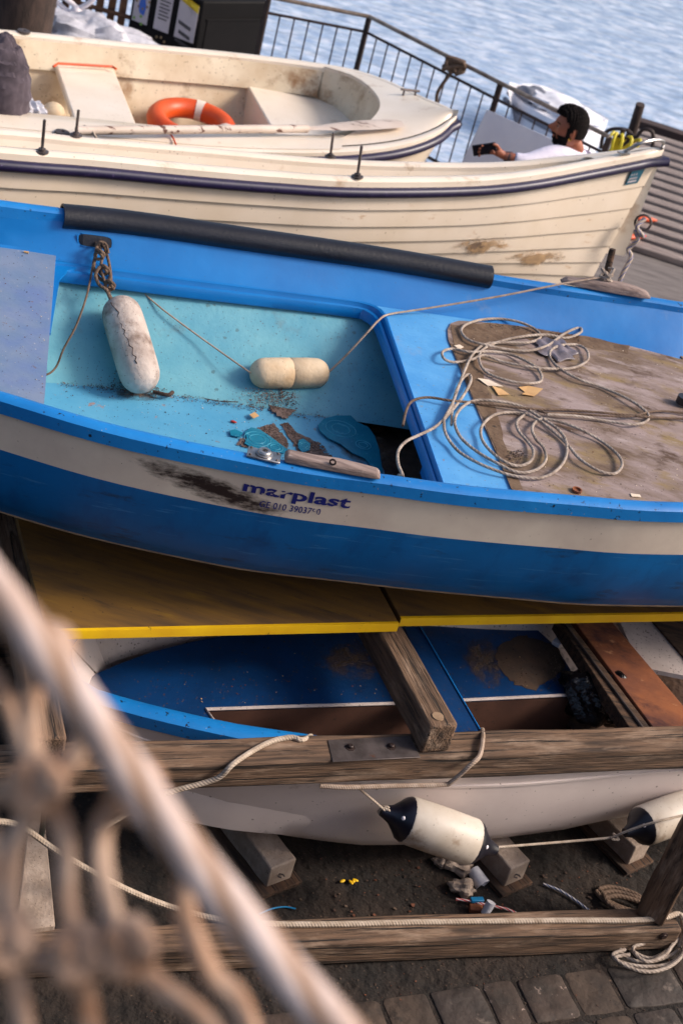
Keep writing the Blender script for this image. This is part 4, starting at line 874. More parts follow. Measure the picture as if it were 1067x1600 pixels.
# ------------------------------------------------------------------ clutter at upper left
g = G(); a = V((PY(30, 60, 11.3).x, 11.3, 0)); g.lathe(a, a + Z3 * 1.5, [(0, .20), (.2, .24), (.5, .26), (.8, .25), (1, .22), (1, .19), (.7, .18), (.7, 0)], 24); tag(g.build('barrel', 'pile', None), 'dark wooden barrel behind the cream dinghy at far left', 'barrel')
random.seed(9)
g = G(); c = ground_under(160, 10, 12.6)
for k in range(9): g.box(c + V((-.42 + k * .1, .02 * (k % 2), .42)), .06, .03, .84, 0)
g.tube([c + V((-.5, -.02, .72)), c + V((.45, -.02, .72))], .025, 8); g.tube([c + V((-.5, -.02, .25)), c + V((.45, -.02, .25))], .02, 8)
tag(g.build('slatted_crate', 'wicker', None, smooth=False), 'brown slatted crate side standing left of the black cabinet', 'crate')
g = G(); 
for pts in (((88, 2), (108, 18), (130, 25)), ((105, 22), (135, 8), (150, -6)), ((98, -6), (118, 10), (122, 22))):
    g.tube(spline([PY(x, y, 12.2) for x, y in pts], 4), .022, 8)
g.ball(PY(120, 17, 12.2), .05, n=6)
g.tube([PY(120, 17, 12.2), V((PY(120, 17, 12.2).x, 12.2, 0))], .02, 8)
tag(g.build('white_pipes', 'board_white', None), 'crossed white pipes in front of the slatted crate', 'pipes')
g = G(); c = PY(125, 60, 11.6)
g.ball(V((c.x, 11.9, .12)), .62, .35, .24, n=22, fn=lambda d, q: q * (1 + .10 * math.sin(9 * d.x + 5 * d.y) + .06 * math.sin(17 * d.y + 8 * d.z) + .04 * math.sin(31 * d.x)))
tag(g.build('white_sheet', 'plastic_clear', None), 'heap of crumpled whitish sheeting by the barrel', 'sheeting')
# trestles under the two cream boats, mostly hidden
for i, (bt, t, z) in enumerate(((C1, 18, .72), (C1, 46, .72), (C2, 18, .35), (C2, 42, .35))):
    c = bt.pt(t, 1, 0); d = (bt.N[t] - bt.F[t]); d.z = 0; d.normalize(); tp_ = empty('trestle', (c.x, c.y, 0), ['dark timber trestle under the stern half of the cream clinker boat', 'dark timber trestle under the bow half of the cream clinker boat', 'low timber trestle under the stern half of the cream dinghy', 'low timber trestle under the bow half of the cream dinghy'][i], 'trestle', 'trestles under the cream boats')
    beam('crossbar', c - d * .45 - Z3 * .055, c + d * .45 - Z3 * .055, .1, .1, 'dark_wood', tp_)
    for s_ in (-1, 1): q = c + d * .35 * s_; beam('leg', V((q.x, q.y, 0)), V((q.x, q.y, c.z - .105)), .09, .09, 'dark_wood', tp_)

# unseen stone block under the viewpoint, added to cut low sky light behind
tw_ = G(); tw_.prism([V((-9, -8, 2.3)), V((9, -8, 2.3)), V((9, .95, 2.3)), V((-9, .95, 2.3))], 2.32); o = tw_.build('sky_blocker', 'stone', None, bevel=.02); tag(o, 'unseen stone block below the camera, added to shade the near faces', 'sky_blocker')
# ================================================================== YELLOW PLANKS
def plank(px, back, label):
    a, b = px; pa = P(a[0], a[1], .885); pb = P(b[0], b[1], .885); d = V((-(pb - pa).y, (pb - pa).x, 0)).normalized() * back
    o = empty('plank', ((pa + pb) / 2 + d * .5 - Z3 * .035), label, 'plank', None)
    g = G(); rows = []
    n = 20
    for i in range(n + 1):
        c = pa.lerp(pb, i / n); w_ = random.uniform(-.0012, .0012)
        rows.append([c + V((0, 0, -.034)), c + V((0, w_, 0)), c + d + V((0, 0, 0)), c + d + V((0, 0, -.034))])
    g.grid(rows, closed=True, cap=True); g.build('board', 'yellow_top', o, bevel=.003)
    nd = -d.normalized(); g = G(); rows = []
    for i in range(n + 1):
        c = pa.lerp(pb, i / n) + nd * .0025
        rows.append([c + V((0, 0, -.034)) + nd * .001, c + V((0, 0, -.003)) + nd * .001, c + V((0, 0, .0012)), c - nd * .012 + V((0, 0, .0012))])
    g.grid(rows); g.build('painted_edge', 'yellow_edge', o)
    return o
random.seed(21)
plank(((72, 986), (623, 974)), 1.15, 'longer yellow-edged plank under the left half of the blue boat')
plank(((626, 966), (1190, 957)), 1.1, 'yellow-edged plank under the right half of the blue boat')
# ================================================================== TIMBER RACK
rk = empty('boat_rack', (.6, 4.2, 0), 'weathered grey-brown timber rack carrying the blue boat above the white one', 'boat rack')
f0 = P(215, 1197, .72); f1 = P(1067, 1167, .72); b0_ = P(195, 1159, .72); b1_ = P(1067, 1135, .72)
ta = (f0 + b0_) / 2; tb = (f1 + b1_) / 2; td = (tb - ta).normalized(); tn = V((-td.y, td.x, 0))
ta2 = ta - td * .75; tb2 = tb + td * .9
beam('top_beam', ta2 - Z3 * .053, tb2 - Z3 * .053, .12, .106, 'brown_wood', rk, bevel=.008, warp=.003)
bt2 = tn * 1.5; beam('top_beam', ta2 + bt2 - Z3 * .053, tb2 + bt2 - Z3 * .053, .12, .106, 'brown_wood', rk)
ca = P(694, 1133, .845); cb_ = P(611, 984, .845); cd = (cb_ - ca).normalized()
c0_ = ca - Z3 * .063; cbm = beam('cross_beam', c0_, c0_ + cd * 1.72, .105, .124, 'brown_wood', rk, bevel=.010, warp=.002)
g = G(); pc = P(684, 1119, .847); g.lathe(pc - Z3 * .003, pc + Z3 * .001, [(0, .021), (1, .020), (1, 0)], 18); g.build('plug', 'plug', rk)
for t in (-.62, 2.35):
    q = ta + td * (t + .35) + Z3 * .062; beam('cross_beam', q - tn * .05, q + tn * 1.6, .10, .124, 'brown_wood', rk, bevel=.008)
s0_ = P(150, 1490, .12); s1_ = P(1066, 1452, .12); sd2 = (s1_ - s0_).normalized(); sn = V((-sd2.y, sd2.x, 0))
sa = s0_ - sd2 * .7 + sn * .055 - Z3 * .055; sb = s1_ + sn * .055 - Z3 * .055
beam('sill', sa, sb, .11, .108, 'brown_wood', rk, bevel=.008, warp=.003)
beam('sill', sa + sn * 1.5, sb + sn * 1.5 + sd2 * .8, .11, .108, 'dark_wood', rk)
g = G()
for px, py in ((1034, 1462), (1036, 1478)): 
    pass
q = P(1032, 1463, .085); n_s = -sn; q = s1_ - sd2 * .07 - Z3 * .03 + n_s * .0; g.lathe(q, q + n_s * .010, [(0, .018), (.5, .018), (.6, .011), (1, .010), (1, 0)], 10); g.build('bolt', 'iron', rk)
def vpost(px, py, z0, z1, w_, m='brown_wood'):
    q = P(px, py, z0); beam('post', V((q.x, q.y, z0)), V((q.x, q.y, z1)), w_, w_, m, rk, bevel=.006)
vpost(1018, 1424, .122, .612, .105)
vpost(46, 1010, .0, 1.02, .10); vpost(-25, 1010, .0, 1.02, .10, 'dark_wood')
q = P(1018, 1424, .12); 
for dd in (1.45,): beam('post', V((q.x, q.y, .122)) + sn * dd, V((q.x, q.y, .612)) + sn * dd, .10, .10, 'dark_wood', rk)
q = P(46, 1010, 0); beam('post', V((q.x, q.y, .0)) + sn * 1.45, V((q.x, q.y, 1.0)) + sn * 1.45, .10, .10, 'dark_wood', rk)
# steel bracket with two bolts on the top beam
g = G(); g.prism([P(x, y, .7245) for x, y in ((512, 1156), (640, 1150), (657, 1183), (520, 1190))], .004); br = g.build('bracket', 'galv', rk, bevel=.001)
for px, py in ((547, 1168), (611, 1167)):
    c = P(px, py, .7245); g = G(); g.lathe(c, c + Z3 * .012, [(0, .017), (.15, .017), (.2, .010), (.8, .010), (1, .007), (1, 0)], 8); g.build('bolt', 'iron', br)
# chocks under the white boat
for i, (px, py, z1, ln, lb_, w_, m) in enumerate(((440, 1363, .125, .9, 'squared pale block under the left part of the white hull', .11, 'block'), (808, 1364, .125, .9, 'squared pale block beside the clear plastic cup', .10, 'block'), (1000, 1331, .125, .8, 'squared pale block at far right behind the fender', .10, 'block'))):
    q = P(px, py, .075); ck = empty('chock', (q.x, q.y, 0), lb_, 'block', 'pale blocks propping the white hull'); dr = (tn * .86 - td * .30).normalized()
    beam('block', V((q.x, q.y, z1 - .055)), V((q.x, q.y, z1 - .055)) + dr * ln, w_, .10, m, ck, bevel=.006)
    beam('base_plank', V((q.x, q.y, .012)) - dr * .03, V((q.x, q.y, .012)) + dr * ln, w_ + .06, .020, 'dark_wood', ck, bevel=.004)
    if i < 2:
        g = G(); c = V((q.x, q.y, z1 - .06)) - dr * .002; g.tube([c + V((math.cos(k) * .012, -.004 - .002 * k * .2, math.sin(k) * .008)) for k in range(6)], .003, 6); g.build('eye', 'galv', ck)
# ================================================================== FENDERS (white boat)
def sausage(root, a, b, r, body_m, cap_m, line=False):
    """fender body with black cones at both ends"""
    g = G(); g.lathe(a, b, [(0, r * .96), (.02, r), (.5, r * 1.02), (.98, r), (1, r * .96)], 24); g.build('body', body_m, root)
    ax = (b - a).normalized()
    for p, d in ((a, -ax), (b, ax)):
        g = G(); g.lathe(p - d * .001, p + d * r * 1.15, [(0, r * .965), (.15, r * .9), (.35, r * .66), (.6, r * .40), (.85, r * .28), (1, r * .22), (1, 0)], 20); o = g.build('end_cap', cap_m, root)
        side = (CAM - p).normalized(); side = (side - d * side.dot(d)).normalized(); c = p + d * r * .35 + side * r * .62
        g = G(); g.ball(c, r * .11, n=6); g.build('valve', 'board_white', o)
zf = .47; a = P(634, 1280, zf); b = P(738, 1316, zf - .06)
f3 = empty('fender', (a + b) / 2, 'cream cylindrical fender with black ends hanging along the white hull, seen whole', 'fender', 'fenders on the white boat'); sausage(f3, a, b, .082, 'fender_cream', 'fender_black')
a2_ = P(1003, 1291, .40); b2_ = P(1092, 1258, .42)
f4 = empty('fender', (a2_ + b2_) / 2, 'cream cylindrical fender at right edge, half hidden by the rack post', 'fender', 'fenders on the white boat'); sausage(f4, a2_, b2_, .074, 'fender_cream', 'fender_black')
def rope(name, pts, r, m, label, cat='rope', smooth=6, n=8, extra=()):
    g = G(); g.tube(pts, r, n, smooth=smooth)
    for e_ in extra: g.tube(e_[0], e_[1] if len(e_) > 1 else r, n, smooth=smooth)
    return tag(g.build(name, m, None, weld=False), label, cat)
def coilpts(c, r, turns, u, v, dz, jit=.01, n=14):
    out = []
    for k in range(int(turns * n) + 1):
        a = 2 * math.pi * k / n; rr = r * (1 + random.uniform(-jit, jit) * 3); out.append(c + u * math.cos(a) * rr + v * math.sin(a) * rr + dz * (k / n))
    return out
k1_ = P(602, 1265, .49)
kn = [k1_ + V((math.cos(t * 1.1) * .022, -.02 + .006 * t * .3, math.sin(t * 1.1) * .02)) for t in range(9)]
rope('fender_line', [P(556, 1228, .60), P(580, 1248, .54)] + kn, .0045, 'rope_pale', 'thin line knotted to the left black end of the whole cream fender')
rope('fender_line', [P(762, 1325, .37), P(860, 1317, .36), P(952, 1309, .36), P(958, 1303, .38), P(966, 1312, .37), P(957, 1308, .385), P(1010, 1288, .48), P(1075, 1272, .5)], .0045, 'rope_pale', 'thin line strung between the two cream fenders')
# ropes round the rack beams
rope('rope', [P(150, 1300, .50), P(215, 1262, .56), P(262, 1239, .618), P(320, 1223, .66), P(345, 1213, .69), P(364, 1194, .732), P(395, 1173, .730), P(425, 1158, .730), P(455, 1152, .730), P(472, 1156, .728), P(486, 1150, .70)], .009, 'rope_pale', 'pale rope laid over the left part of the top beam')
fr = lambda px, py, z: P(px, py, z) - tn * .012
rope('rope', [P(753, 1140, .68), P(754, 1152, .730), P(749, 1180, .731), P(735, 1195, .715), P(706, 1221, .640), P(690, 1226, .622), P(620, 1228, .612), P(540, 1230, .606), P(500, 1228, .60)], .0085, 'rope_thin', 'grey rope looped round the top beam beside the wooden cross beam')
rope('rope', [P(-40, 1085, .9), P(10, 1100, .85), P(20, 1108, .8)], .008, 'rope_pale', 'short pale rope end at the left picture edge above the net')
rope('rope', [P(-30, 1172, .7), P(0, 1180, .7), P(35, 1182, .7), P(62, 1174, .7), P(80, 1160, .72), P(84, 1145, .75)], .012, 'rope_pale', 'thick pale rope loop at the left picture edge behind the net')
rope('rope', [P(-20, 1282, .5), P(30, 1290, .45), P(90, 1330, .36), P(150, 1365, .28), P(210, 1395, .2), P(270, 1418, .136), P(330, 1434, .133), P(400, 1443, .131), P(520, 1444, .131), P(640, 1441, .131), P(780, 1439, .131), P(900, 1438, .131), P(985, 1438, .131), P(1035, 1434, .133), P(1058, 1428, .133), P(1066, 1436, .125), P(1067, 1455, .07), P(1062, 1480, .03)], .0105, 'rope_pale', 'long pale rope lying along the bottom sill of the rack')
rope('hose', [P(95, 1180, .5), P(72, 1250, .35), P(66, 1300, .2), P(52, 1350, .1), P(32, 1400, .03)], .010, 'dark_hose', 'dark thin hose hanging down at left behind the net', 'hose')
random.seed(4)
cc = P(1000, 1494, .03)
cl_ = []
for k in range(5):
    dx, dy = (-6, 4, 14, -14, 8)[k], (-9, -2, 6, -3, 13)[k]
    pts = [P(x + dx * w1 + random.uniform(-2, 2), y + dy + random.uniform(-2, 2), .012 + .011 * k) for x, y, w1 in ((1068, 1458, 0), (1060, 1480, .6), (1040, 1498, .3), (1010, 1505, -.3), (982, 1497, -1), (972, 1484, -1.2), (990, 1478, -1))]; cl_.append((pts,))
rope('rope_coil', [P(1064, 1440, .1), P(1071, 1470, .06), P(1056, 1500, .03), P(1024, 1518, .02), P(990, 1512, .02)], .0068, 'rope_grey', 'pale rope coil on the ground under the right end of the sill', 'rope', extra=cl_)
cl_ = []
for k in range(3):
    cl_.append(([P(x + k * 5, y + k * 7, .012 + .01 * k) for x, y in ((935, 1388), (955, 1386), (985, 1394), (1005, 1406), (1012, 1416))],)); cl_.append(([P(x + k * 4, y + k * 5, .012 + .01 * k) for x, y in ((935, 1388), (942, 1402), (965, 1416), (990, 1424))],))
rope('rope_coil', [P(930, 1392, .02), P(945, 1408, .02), P(975, 1424, .02)], .009, 'rope_dark', 'brownish rope coil on the dirt behind the sill near the post', 'rope', extra=cl_)
rope('rope', [P(1067, 1222, .5), P(1075, 1240, .3)], .008, 'rope_dark', 'x') if False else None
# pale plank end at lower left
g = G(); g.prism([P(52, 1230, .20), P(66, 1230, .20), P(87, 1446, .14), P(25, 1455, .14)], .045); tag(g.build('plank', 'block', None, bevel=.004), 'pale grey board end lying at lower left behind the net', 'plank')
# black bag in the white boat
g = G(); random.seed(2); c = P(938, 1086, .56)
g.ball(c, .15, .13, .10, n=26, fn=lambda d, q: q * (1 + .13 * math.sin(5 * d.x + 4 * d.y) + .09 * math.sin(8 * d.y - 5 * d.z) + .05 * math.sin(15 * d.x + 11 * d.z)))
tag(g.build('rubbish_bag', 'black_plastic', None, angle=25), 'crumpled black plastic bag lying in the white boat', 'bag')
g = G(); c = P(930, 1078, .60); g.ball(c, .035, .03, .02, n=12, fn=lambda d, q: q * (1 + .35 * math.sin(13 * d.x + 9 * d.y)))
tag(g.build('foil_scrap', 'plastic_clear', None, angle=20), 'silvery crumpled scrap lying on the black bag', 'scrap')
g = G(); c = P(872, 1003, .60); g.box(c, .05, .035, .02, 1.1); tag(g.build('plastic_box', 'plastic_clear', None, bevel=.003), 'small clear plastic box by the far end of the dark thwart', 'box')
# ------------------------------------------------------------------ litter on the dirt
g = G(); a = P(738, 1358, .04); b = P(754, 1383, .02); g.lathe(a, b, [(0, 0), (0, .022), (.05, .024), (1, .030), (1.01, .028), (.1, .022)], 20); tag(g.build('plastic_cup', 'plastic_clear', None), 'clear crushed plastic cup lying on the dirt between the pale blocks', 'cup')
rope('cord', [P(712, 1405, .02), P(735, 1408, .025), P(765, 1415, .02), P(790, 1420, .02), P(808, 1428, .02)], .005, 'rope_red', 'short red and white striped cord on the dirt', 'cord')
rope('cord', [P(848, 1381, .01), P(875, 1392, .012), P(900, 1408, .01), P(921, 1424, .01)], .005, 'rope_striped', 'short blue and white striped cord on the dirt', 'cord')
rope('cord', [P(405, 1428, .01), P(425, 1420, .012), P(445, 1417, .01), P(462, 1420, .01)], .003, 'cyan_bit', 'thin bright blue string on the dirt behind the sill', 'string')
g = G(); c = P(745, 1406, .03); g.box(c, .05, .02, .012, .4); tag(g.build('blue_scrap', 'cyan_bit', None, bevel=.002), 'bright blue plastic scrap beside the striped cord', 'scrap')
g = G(); c = P(757, 1428, .03); g.lathe(c, c + V((.01, .02, .045)), [(0, .0), (0, .016), (1, .018), (1, 0)], 14); tag(g.build('bottle_neck', 'plastic_clear', None), 'small grey plastic bottle neck behind the sill', 'bottle')
g = G(); c = P(743, 1420, .02); g.box(c, .05, .03, .02, .2); tag(g.build('wood_scrap', 'rust_board', None, bevel=.003), 'orange-brown wood scrap beside the bottle neck', 'scrap')
g = G(); c = P(545, 1376, .012)
for k in range(4): g.ball(c + V((random.uniform(-.025, .025), random.uniform(-.012, .012), 0)), .012, .006, .004, n=6, M=Matrix.Rotation(k * .8, 3, 'Z'))
tag(g.build('wrapper', 'yellow_edge', None, angle=10), 'crumpled yellow wrapper on the dark dirt', 'wrapper')
random.seed(8)
for k, (px, py, s_, lb_) in enumerate(((690, 1347, .035, 'small pale stone lying left of the rubble under the fender'), (718, 1352, .055, 'larger pale broken stone under the fender'), (724, 1388, .05, 'rough pale stone left of the plastic cup'))):
    g = G(); c = P(px, py, s_ * .5); a_ = random.uniform(0, 6)
    g.ball(c, s_, s_ * .8, s_ * .6, n=10, fn=lambda d, q: q * (1 + .22 * math.sin(5 * d.x + a_) + .16 * math.sin(9 * d.y + 4 * d.z + a_))); tag(g.build('stone', 'block', None, angle=15), lb_, 'stone', 'loose stones')
def scatter(name, label, m, region, n, s0, s1, z, seed, thick=.002, cat='litter'):
    """many small irregular flakes as one stuff object"""
    random.seed(seed); g = G()
    for _ in range(n):
        px, py = region(); c = P(px, py, z if not callable(z) else z(px, py)); s = random.uniform(s0, s1) * random.random() ** .5; k = random.choice((4, 5, 6)); a0 = random.uniform(0, 6)
        tl_ = V((random.uniform(-.3, .3), random.uniform(-.3, .3), 0)); q = []
        for j in range(k):
            a = a0 + 2 * math.pi * j / k; r = s * random.uniform(.45, 1); o_ = V((math.cos(a) * r, math.sin(a) * r, 0)); o_.z = o_.x * tl_.x + o_.y * tl_.y + s * .3; q.append(c + o_)
        g.mi = random.randrange(len(m)) if isinstance(m, (list, tuple)) else 0
        g.prism(q, min(thick, s * .3))
    o = g.build(name, m, None, smooth=False, weld=False); tag(o, label, cat, None, 'stuff'); return o
def inpoly(poly):
    def f():
        while True:
            x = random.uniform(min(p[0] for p in poly), max(p[0] for p in poly)); y = random.uniform(min(p[1] for p in poly), max(p[1] for p in poly)); ins = False
            for i in range(len(poly)):
                a, b = poly[i], poly[i - 1]
                if (a[1] > y) != (b[1] > y) and x < (b[0] - a[0]) * (y - a[1]) / (b[1] - a[1]) + a[0]: ins = not ins
            if ins: return x, y
    return f
scatter('ground_litter', 'scattered leaf bits, grit and chips on the dark dirt', ('debris_dark', 'grit', 'leaf_brown', 'grit', 'debris_dark'), inpoly([(300, 1330), (1100, 1300), (1150, 1640), (200, 1640)]), 1500, .0015, .006, .002, 31)
scatter('white_boat_litter', 'leaf bits and dirt specks on the navy deck of the white boat', ('debris_dark', 'leaf_brown', 'debris_dark', 'chip_tan'), inpoly([(200, 1060), (330, 1005), (860, 990), (895, 1080), (560, 1095), (320, 1100)]), 260, .0015, .005, Zd + .001, 32)
scatter('white_boat_mud', 'brown mud patch on the navy deck near the black bag', ('mud', 'debris_dark'), lambda: (lambda a, r: (828 + math.cos(a) * 48 * r + 12 * math.sin(3 * a), 1040 + math.sin(a) * 42 * r + 8 * math.cos(2 * a)))(random.uniform(0, 6.28), random.random() ** .55), 160, .001, .005, Zd + .003, 33, .001)
def patch(name, px, z, m, label, parent=None):
    random.seed(len(label)); pp = []
    for i in range(len(px)):
        a, b = px[i], px[(i + 1) % len(px)]
        for k in range(5):
            t = k / 5; pp.append(P(lerp(a[0], b[0], t) + random.uniform(-2.2, 2.2), lerp(a[1], b[1], t) + random.uniform(-1.6, 1.6), z))
    g = G(); g.prism(pp, .0012); o = g.build(name, m, None, smooth=False); return tag(o, label, 'dirt', None, 'stuff')
# ================================================================== THINGS IN THE BLUE BOAT
DK = DZ + .006
def zpts(s, z, off=(534, 420)): return [P(x / 2 + off[0], y / 2 + off[1], z) for x, y in s]
random.seed(12)
def coil(name, s, r, m, label):
    pts = []
    for i, (x, y) in enumerate(s):
        px, py = x / 2 + 534, y / 2 + 420
        pts.append(P(px, py, DK + r + .004 + .007 * (1 + math.sin(i * 2.1)) * .8))
    return rope(name, pts, r, m, label, 'rope', 6, 8)
m1 = [(190, 648), (176, 610), (176, 570), (200, 540), (240, 520), (290, 495), (330, 458), (375, 402), (402, 352), (397, 330), (376, 344), (356, 385), (345, 430), (342, 488)]
pts = [P(190 / 2 + 534, 700 / 2 + 420, 1.25), P(622, 744, 1.33)] + [P(x / 2 + 534, y / 2 + 420, DK + (.0 if i > 4 else .0) + .012) for i, (x, y) in enumerate(m1)]
rope('rope', pts, .0056, 'rope_grey', 'grey rope rising from the dark well over the light blue thwart')
coil('rope', [(318, 470), (322, 510), (345, 550), (380, 582), (450, 618), (540, 648), (620, 653), (672, 628), (700, 585), (698, 535), (672, 500), (620, 465), (560, 430), (480, 413), (410, 413), (368, 440), (352, 480), (372, 528), (420, 570), (480, 605), (550, 636), (606, 628), (636, 598), (630, 560), (604, 530), (594, 495), (620, 470), (680, 478), (750, 505), (812, 540), (862, 582), (874, 615), (850, 640), (800, 630), (740, 592), (700, 545), (640, 492), (600, 465), (545, 449), (480, 455), (440, 487), (434, 522), (455, 560), (500, 598), (548, 616), (588, 602), (598, 570), (578, 538), (552, 508), (546, 478), (575, 452)], .0056, 'rope_grey', 'lower grey rope coil of long loops on the plywood')
coil('rope', [(318, 470), (345, 420), (362, 375), (382, 320), (408, 268), (448, 236), (520, 230), (582, 230), (620, 213), (602, 188), (552, 166), (490, 156), (430, 160), (384, 176), (373, 197), (396, 222), (450, 238), (520, 252), (582, 256), (640, 240), (690, 205), (738, 184), (746, 198), (700, 216), (640, 206), (560, 212), (484, 230), (436, 256), (430, 292), (456, 326), (520, 350), (582, 358), (622, 350), (616, 318), (582, 292), (520, 266), (460, 258), (400, 260), (345, 250), (314, 260), (320, 282), (352, 292), (404, 284), (444, 270), (500, 290), (560, 302), (640, 312), (720, 310), (766, 286), (764, 255), (735, 238), (690, 238), (655, 252), (650, 278), (680, 312), (740, 345), (810, 370), (880, 400), (930, 430), (958, 460), (944, 480), (900, 486), (830, 476), (740, 461), (640, 455)], .0055, 'rope_grey', 'upper grey rope coil with small loops on the plywood')
coil('rope', [(190, 490), (202, 440), (222, 412), (270, 402), (340, 412), (410, 418), (500, 428), (600, 438), (700, 441), (840, 452), (950, 463), (1010, 466), (1090, 470)], .0050, 'rope_dark', 'dark thin rope running across the deck to the right edge')
coil('rope', [(600, 437), (640, 450), (720, 452), (800, 458), (900, 461), (980, 445), (1090, 452)], .0048, 'rope_dark', 'second dark thin rope running beside the first to the right edge')
# fenders in the well
def pill(root, a, b, r, m, seam=False):
    ax = (b - a); L = ax.length; n = 8; prof = []
    for k in range(n + 1): q = math.pi / 2 * k / n; prof.append((r / L * (1 - math.cos(q)), r * math.sin(q) ** .8))
    prof += [(.3, r * 1.02), (.5 - .012, r * 1.02)] + ([(.5, r * .97)] if seam else [(.5, r * 1.02)]) + [(.5 + .012, r * 1.02), (.7, r * 1.02)]
    prof += [(1 - t, q) for t, q in prof[:n + 1][::-1]]
    g = G(); g.lathe(a, b, prof, 28); return g.build('body', m, root)
a = P(184, 468, 1.39); b = P(226, 609, 1.205)
f1 = empty('fender', (a + b) / 2, 'cracked dirty white foam fender hanging from the slot in the well', 'fender', 'foam fenders in the blue boat'); bd1 = pill(f1, a, b, .076, 'foam_white')
ax = (b - a).normalized()
# crack: thin dark groove line over the surface facing the camera
sd1 = (CAM - (a + b) / 2).normalized(); sd1 = (sd1 - ax * sd1.dot(ax)).normalized(); s2_ = ax.cross(sd1)
random.seed(6); L = (b - a).length
cr = []
for k in range(22):
    t = .12 + .70 * k / 21; th = .35 - .5 * t + random.uniform(-.11, .11); cr.append(a + ax * L * t + (sd1 * math.cos(th) + s2_ * math.sin(th)) * .0765)
g = G(); g.tube(cr, [random.uniform(.0008, .0024) for _ in cr], 5); g.build('crack', 'debris_dark', f1)
a_ = P(392, 583, 1.235); b_2 = P(512, 583, 1.245)
f2 = empty('fender', (a_ + b_2) / 2, 'short tan foam float with a seam round its middle, lying in the well', 'fender', 'foam fenders in the blue boat'); pill(f2, a_, b_2, .060, 'foam_tan', True)
# ties
def coilk(px, py):
    c = P(px, py, table([(370, 1.555), (410, 1.480), (440, 1.428), (480, 1.385)], py) + .008); return ([c + V((math.cos(t * 1.05) * .017, -.006 * math.sin(t * 1.9), math.sin(t * 1.05) * .016 + .002 * t)) for t in range(10)], .0065)
kz = lambda x, y, z=1.40: P(x, y, z)
def zt(x, y, o=.0): return P(x, y, table([(370, 1.555), (410, 1.480), (440, 1.428), (480, 1.385)], y) + o)
rope('rope', [zt(150, 378, -.03), zt(152, 384), zt(150, 398), zt(147, 418), zt(155, 434), zt(168, 440, .01), zt(173, 430, .015), zt(166, 418, .015), zt(156, 418, .015), zt(150, 430, .01), zt(155, 444, .01), zt(165, 452, .01), zt(172, 462, .01), zt(177, 474, .01)], .0068, 'rope_dark', 'knotted brown rope tying the cracked fender to the slot',
     extra=(coilk(155, 402), coilk(162, 426), coilk(171, 450), ([zt(158, 377, -.03), zt(164, 388), zt(171, 412), zt(174, 438), zt(170, 455), zt(175, 470)], .006), ([zt(154, 382), zt(160, 400), zt(158, 420, .01), zt(164, 440, .01), zt(169, 458, .01), zt(175, 472, .01)], .006), ([zt(150, 384), zt(157, 378, .01), zt(166, 382, .01), zt(170, 396, .01)], .006)))
rope('rope', [zt(152, 388), zt(146, 412), zt(140, 445), P(132, 475, 1.40), P(118, 512, 1.33), P(100, 545, 1.26), P(90, 570, 1.20), P(80, 582, 1.18), P(66, 588, 1.17)], .0042, 'rope_dark', 'thin dark rope trailing from the slot down the left of the well')
rope('rope', [P(218, 452, 1.385), P(255, 484, 1.35), P(320, 532, 1.29), P(392, 583, 1.245)], .0034, 'rope_thin', 'thin grey line from the well edge to the left end of the tan float', smooth=2)
kp = P(946, 432, 1.672)
rope('rope', [P(512, 583, 1.25), P(540, 556, 1.33), P(575, 518, 1.43), P(592, 500, 1.462), P(608, 491, 1.462), P(660, 483, 1.48), P(780, 463, 1.56), P(880, 443, 1.635), kp], .0042, 'rope_thin', 'thin grey line drawn from the tan float up to the wooden peg', smooth=3)
kn = []
for k in range(34): t = k * .62; kn.append(kp + V((math.cos(t) * .024 + .004 * math.sin(t * 2.3), math.sin(t) * .022, -.022 + .0016 * k + .008 * math.sin(t * 1.7))))
rope('rope_knot', kn, .0055, 'rope_grey', 'knot of grey line wound round the wooden peg with a hanging tail', smooth=3, extra=(([kp + V((-.01, -.02, -.01)), P(941, 452, 1.61), P(938, 470, 1.56), P(934, 489, 1.51)], .0045),))
# mooring rope of the clinker boat
ry = rg.y; rope('mooring_rope', [rg + V((0, -.01, .03)), rg + V((-.03, -.04, -.02)), rg + V((.02, -.04, -.06)), rg + V((-.03, -.03, -.05)), rg + V((.0, -.03, -.09)), rg + V((-.03, -.03, -.16)), PY(985, 402, ry - .05), PY(972, 428, ry - .08), PY(960, 460, ry - .1), PY(940, 520, ry - .15)], .013, 'rope_blue', 'blue-flecked rope knotted to the bow ring of the clinker boat')
def film(name, px, z, m, label):
    a, b, c_, d_ = [P(x, y, z) for x, y in px]; g = G(); g.grid([[a.lerp(b, i / 6).lerp(d_.lerp(c_, i / 6), j / 6) for i in range(7)] for j in range(7)]); return tag(g.build(name, m, None, weld=False), label, 'dirt', None, 'stuff')
film('grime', [(470, 645), (600, 660), (640, 745), (540, 740)], 1.1425, 'grime', 'brown grime on the well floor beside the dark pit')
film('grime', [(165, 600), (270, 612), (265, 630), (160, 622)], 1.1425, 'grime', 'brown grime on the well floor below the cracked fender')
film('grime', [(470, 1000), (600, 990), (620, 1060), (500, 1070)], Zd + .0012, 'grime', 'rusty grime patch on the navy deck left of the wooden cross beam')
film('grime', [(690, 990), (790, 985), (800, 1070), (740, 1085)], Zd + .0012, 'grime', 'rusty grime streaks on the navy deck right of the blue thwart')
film('grime', [(840, 1000), (890, 1010), (905, 1075), (850, 1080)], Zd + .0022, 'grime', 'dirty film on the navy deck in front of the black bag')
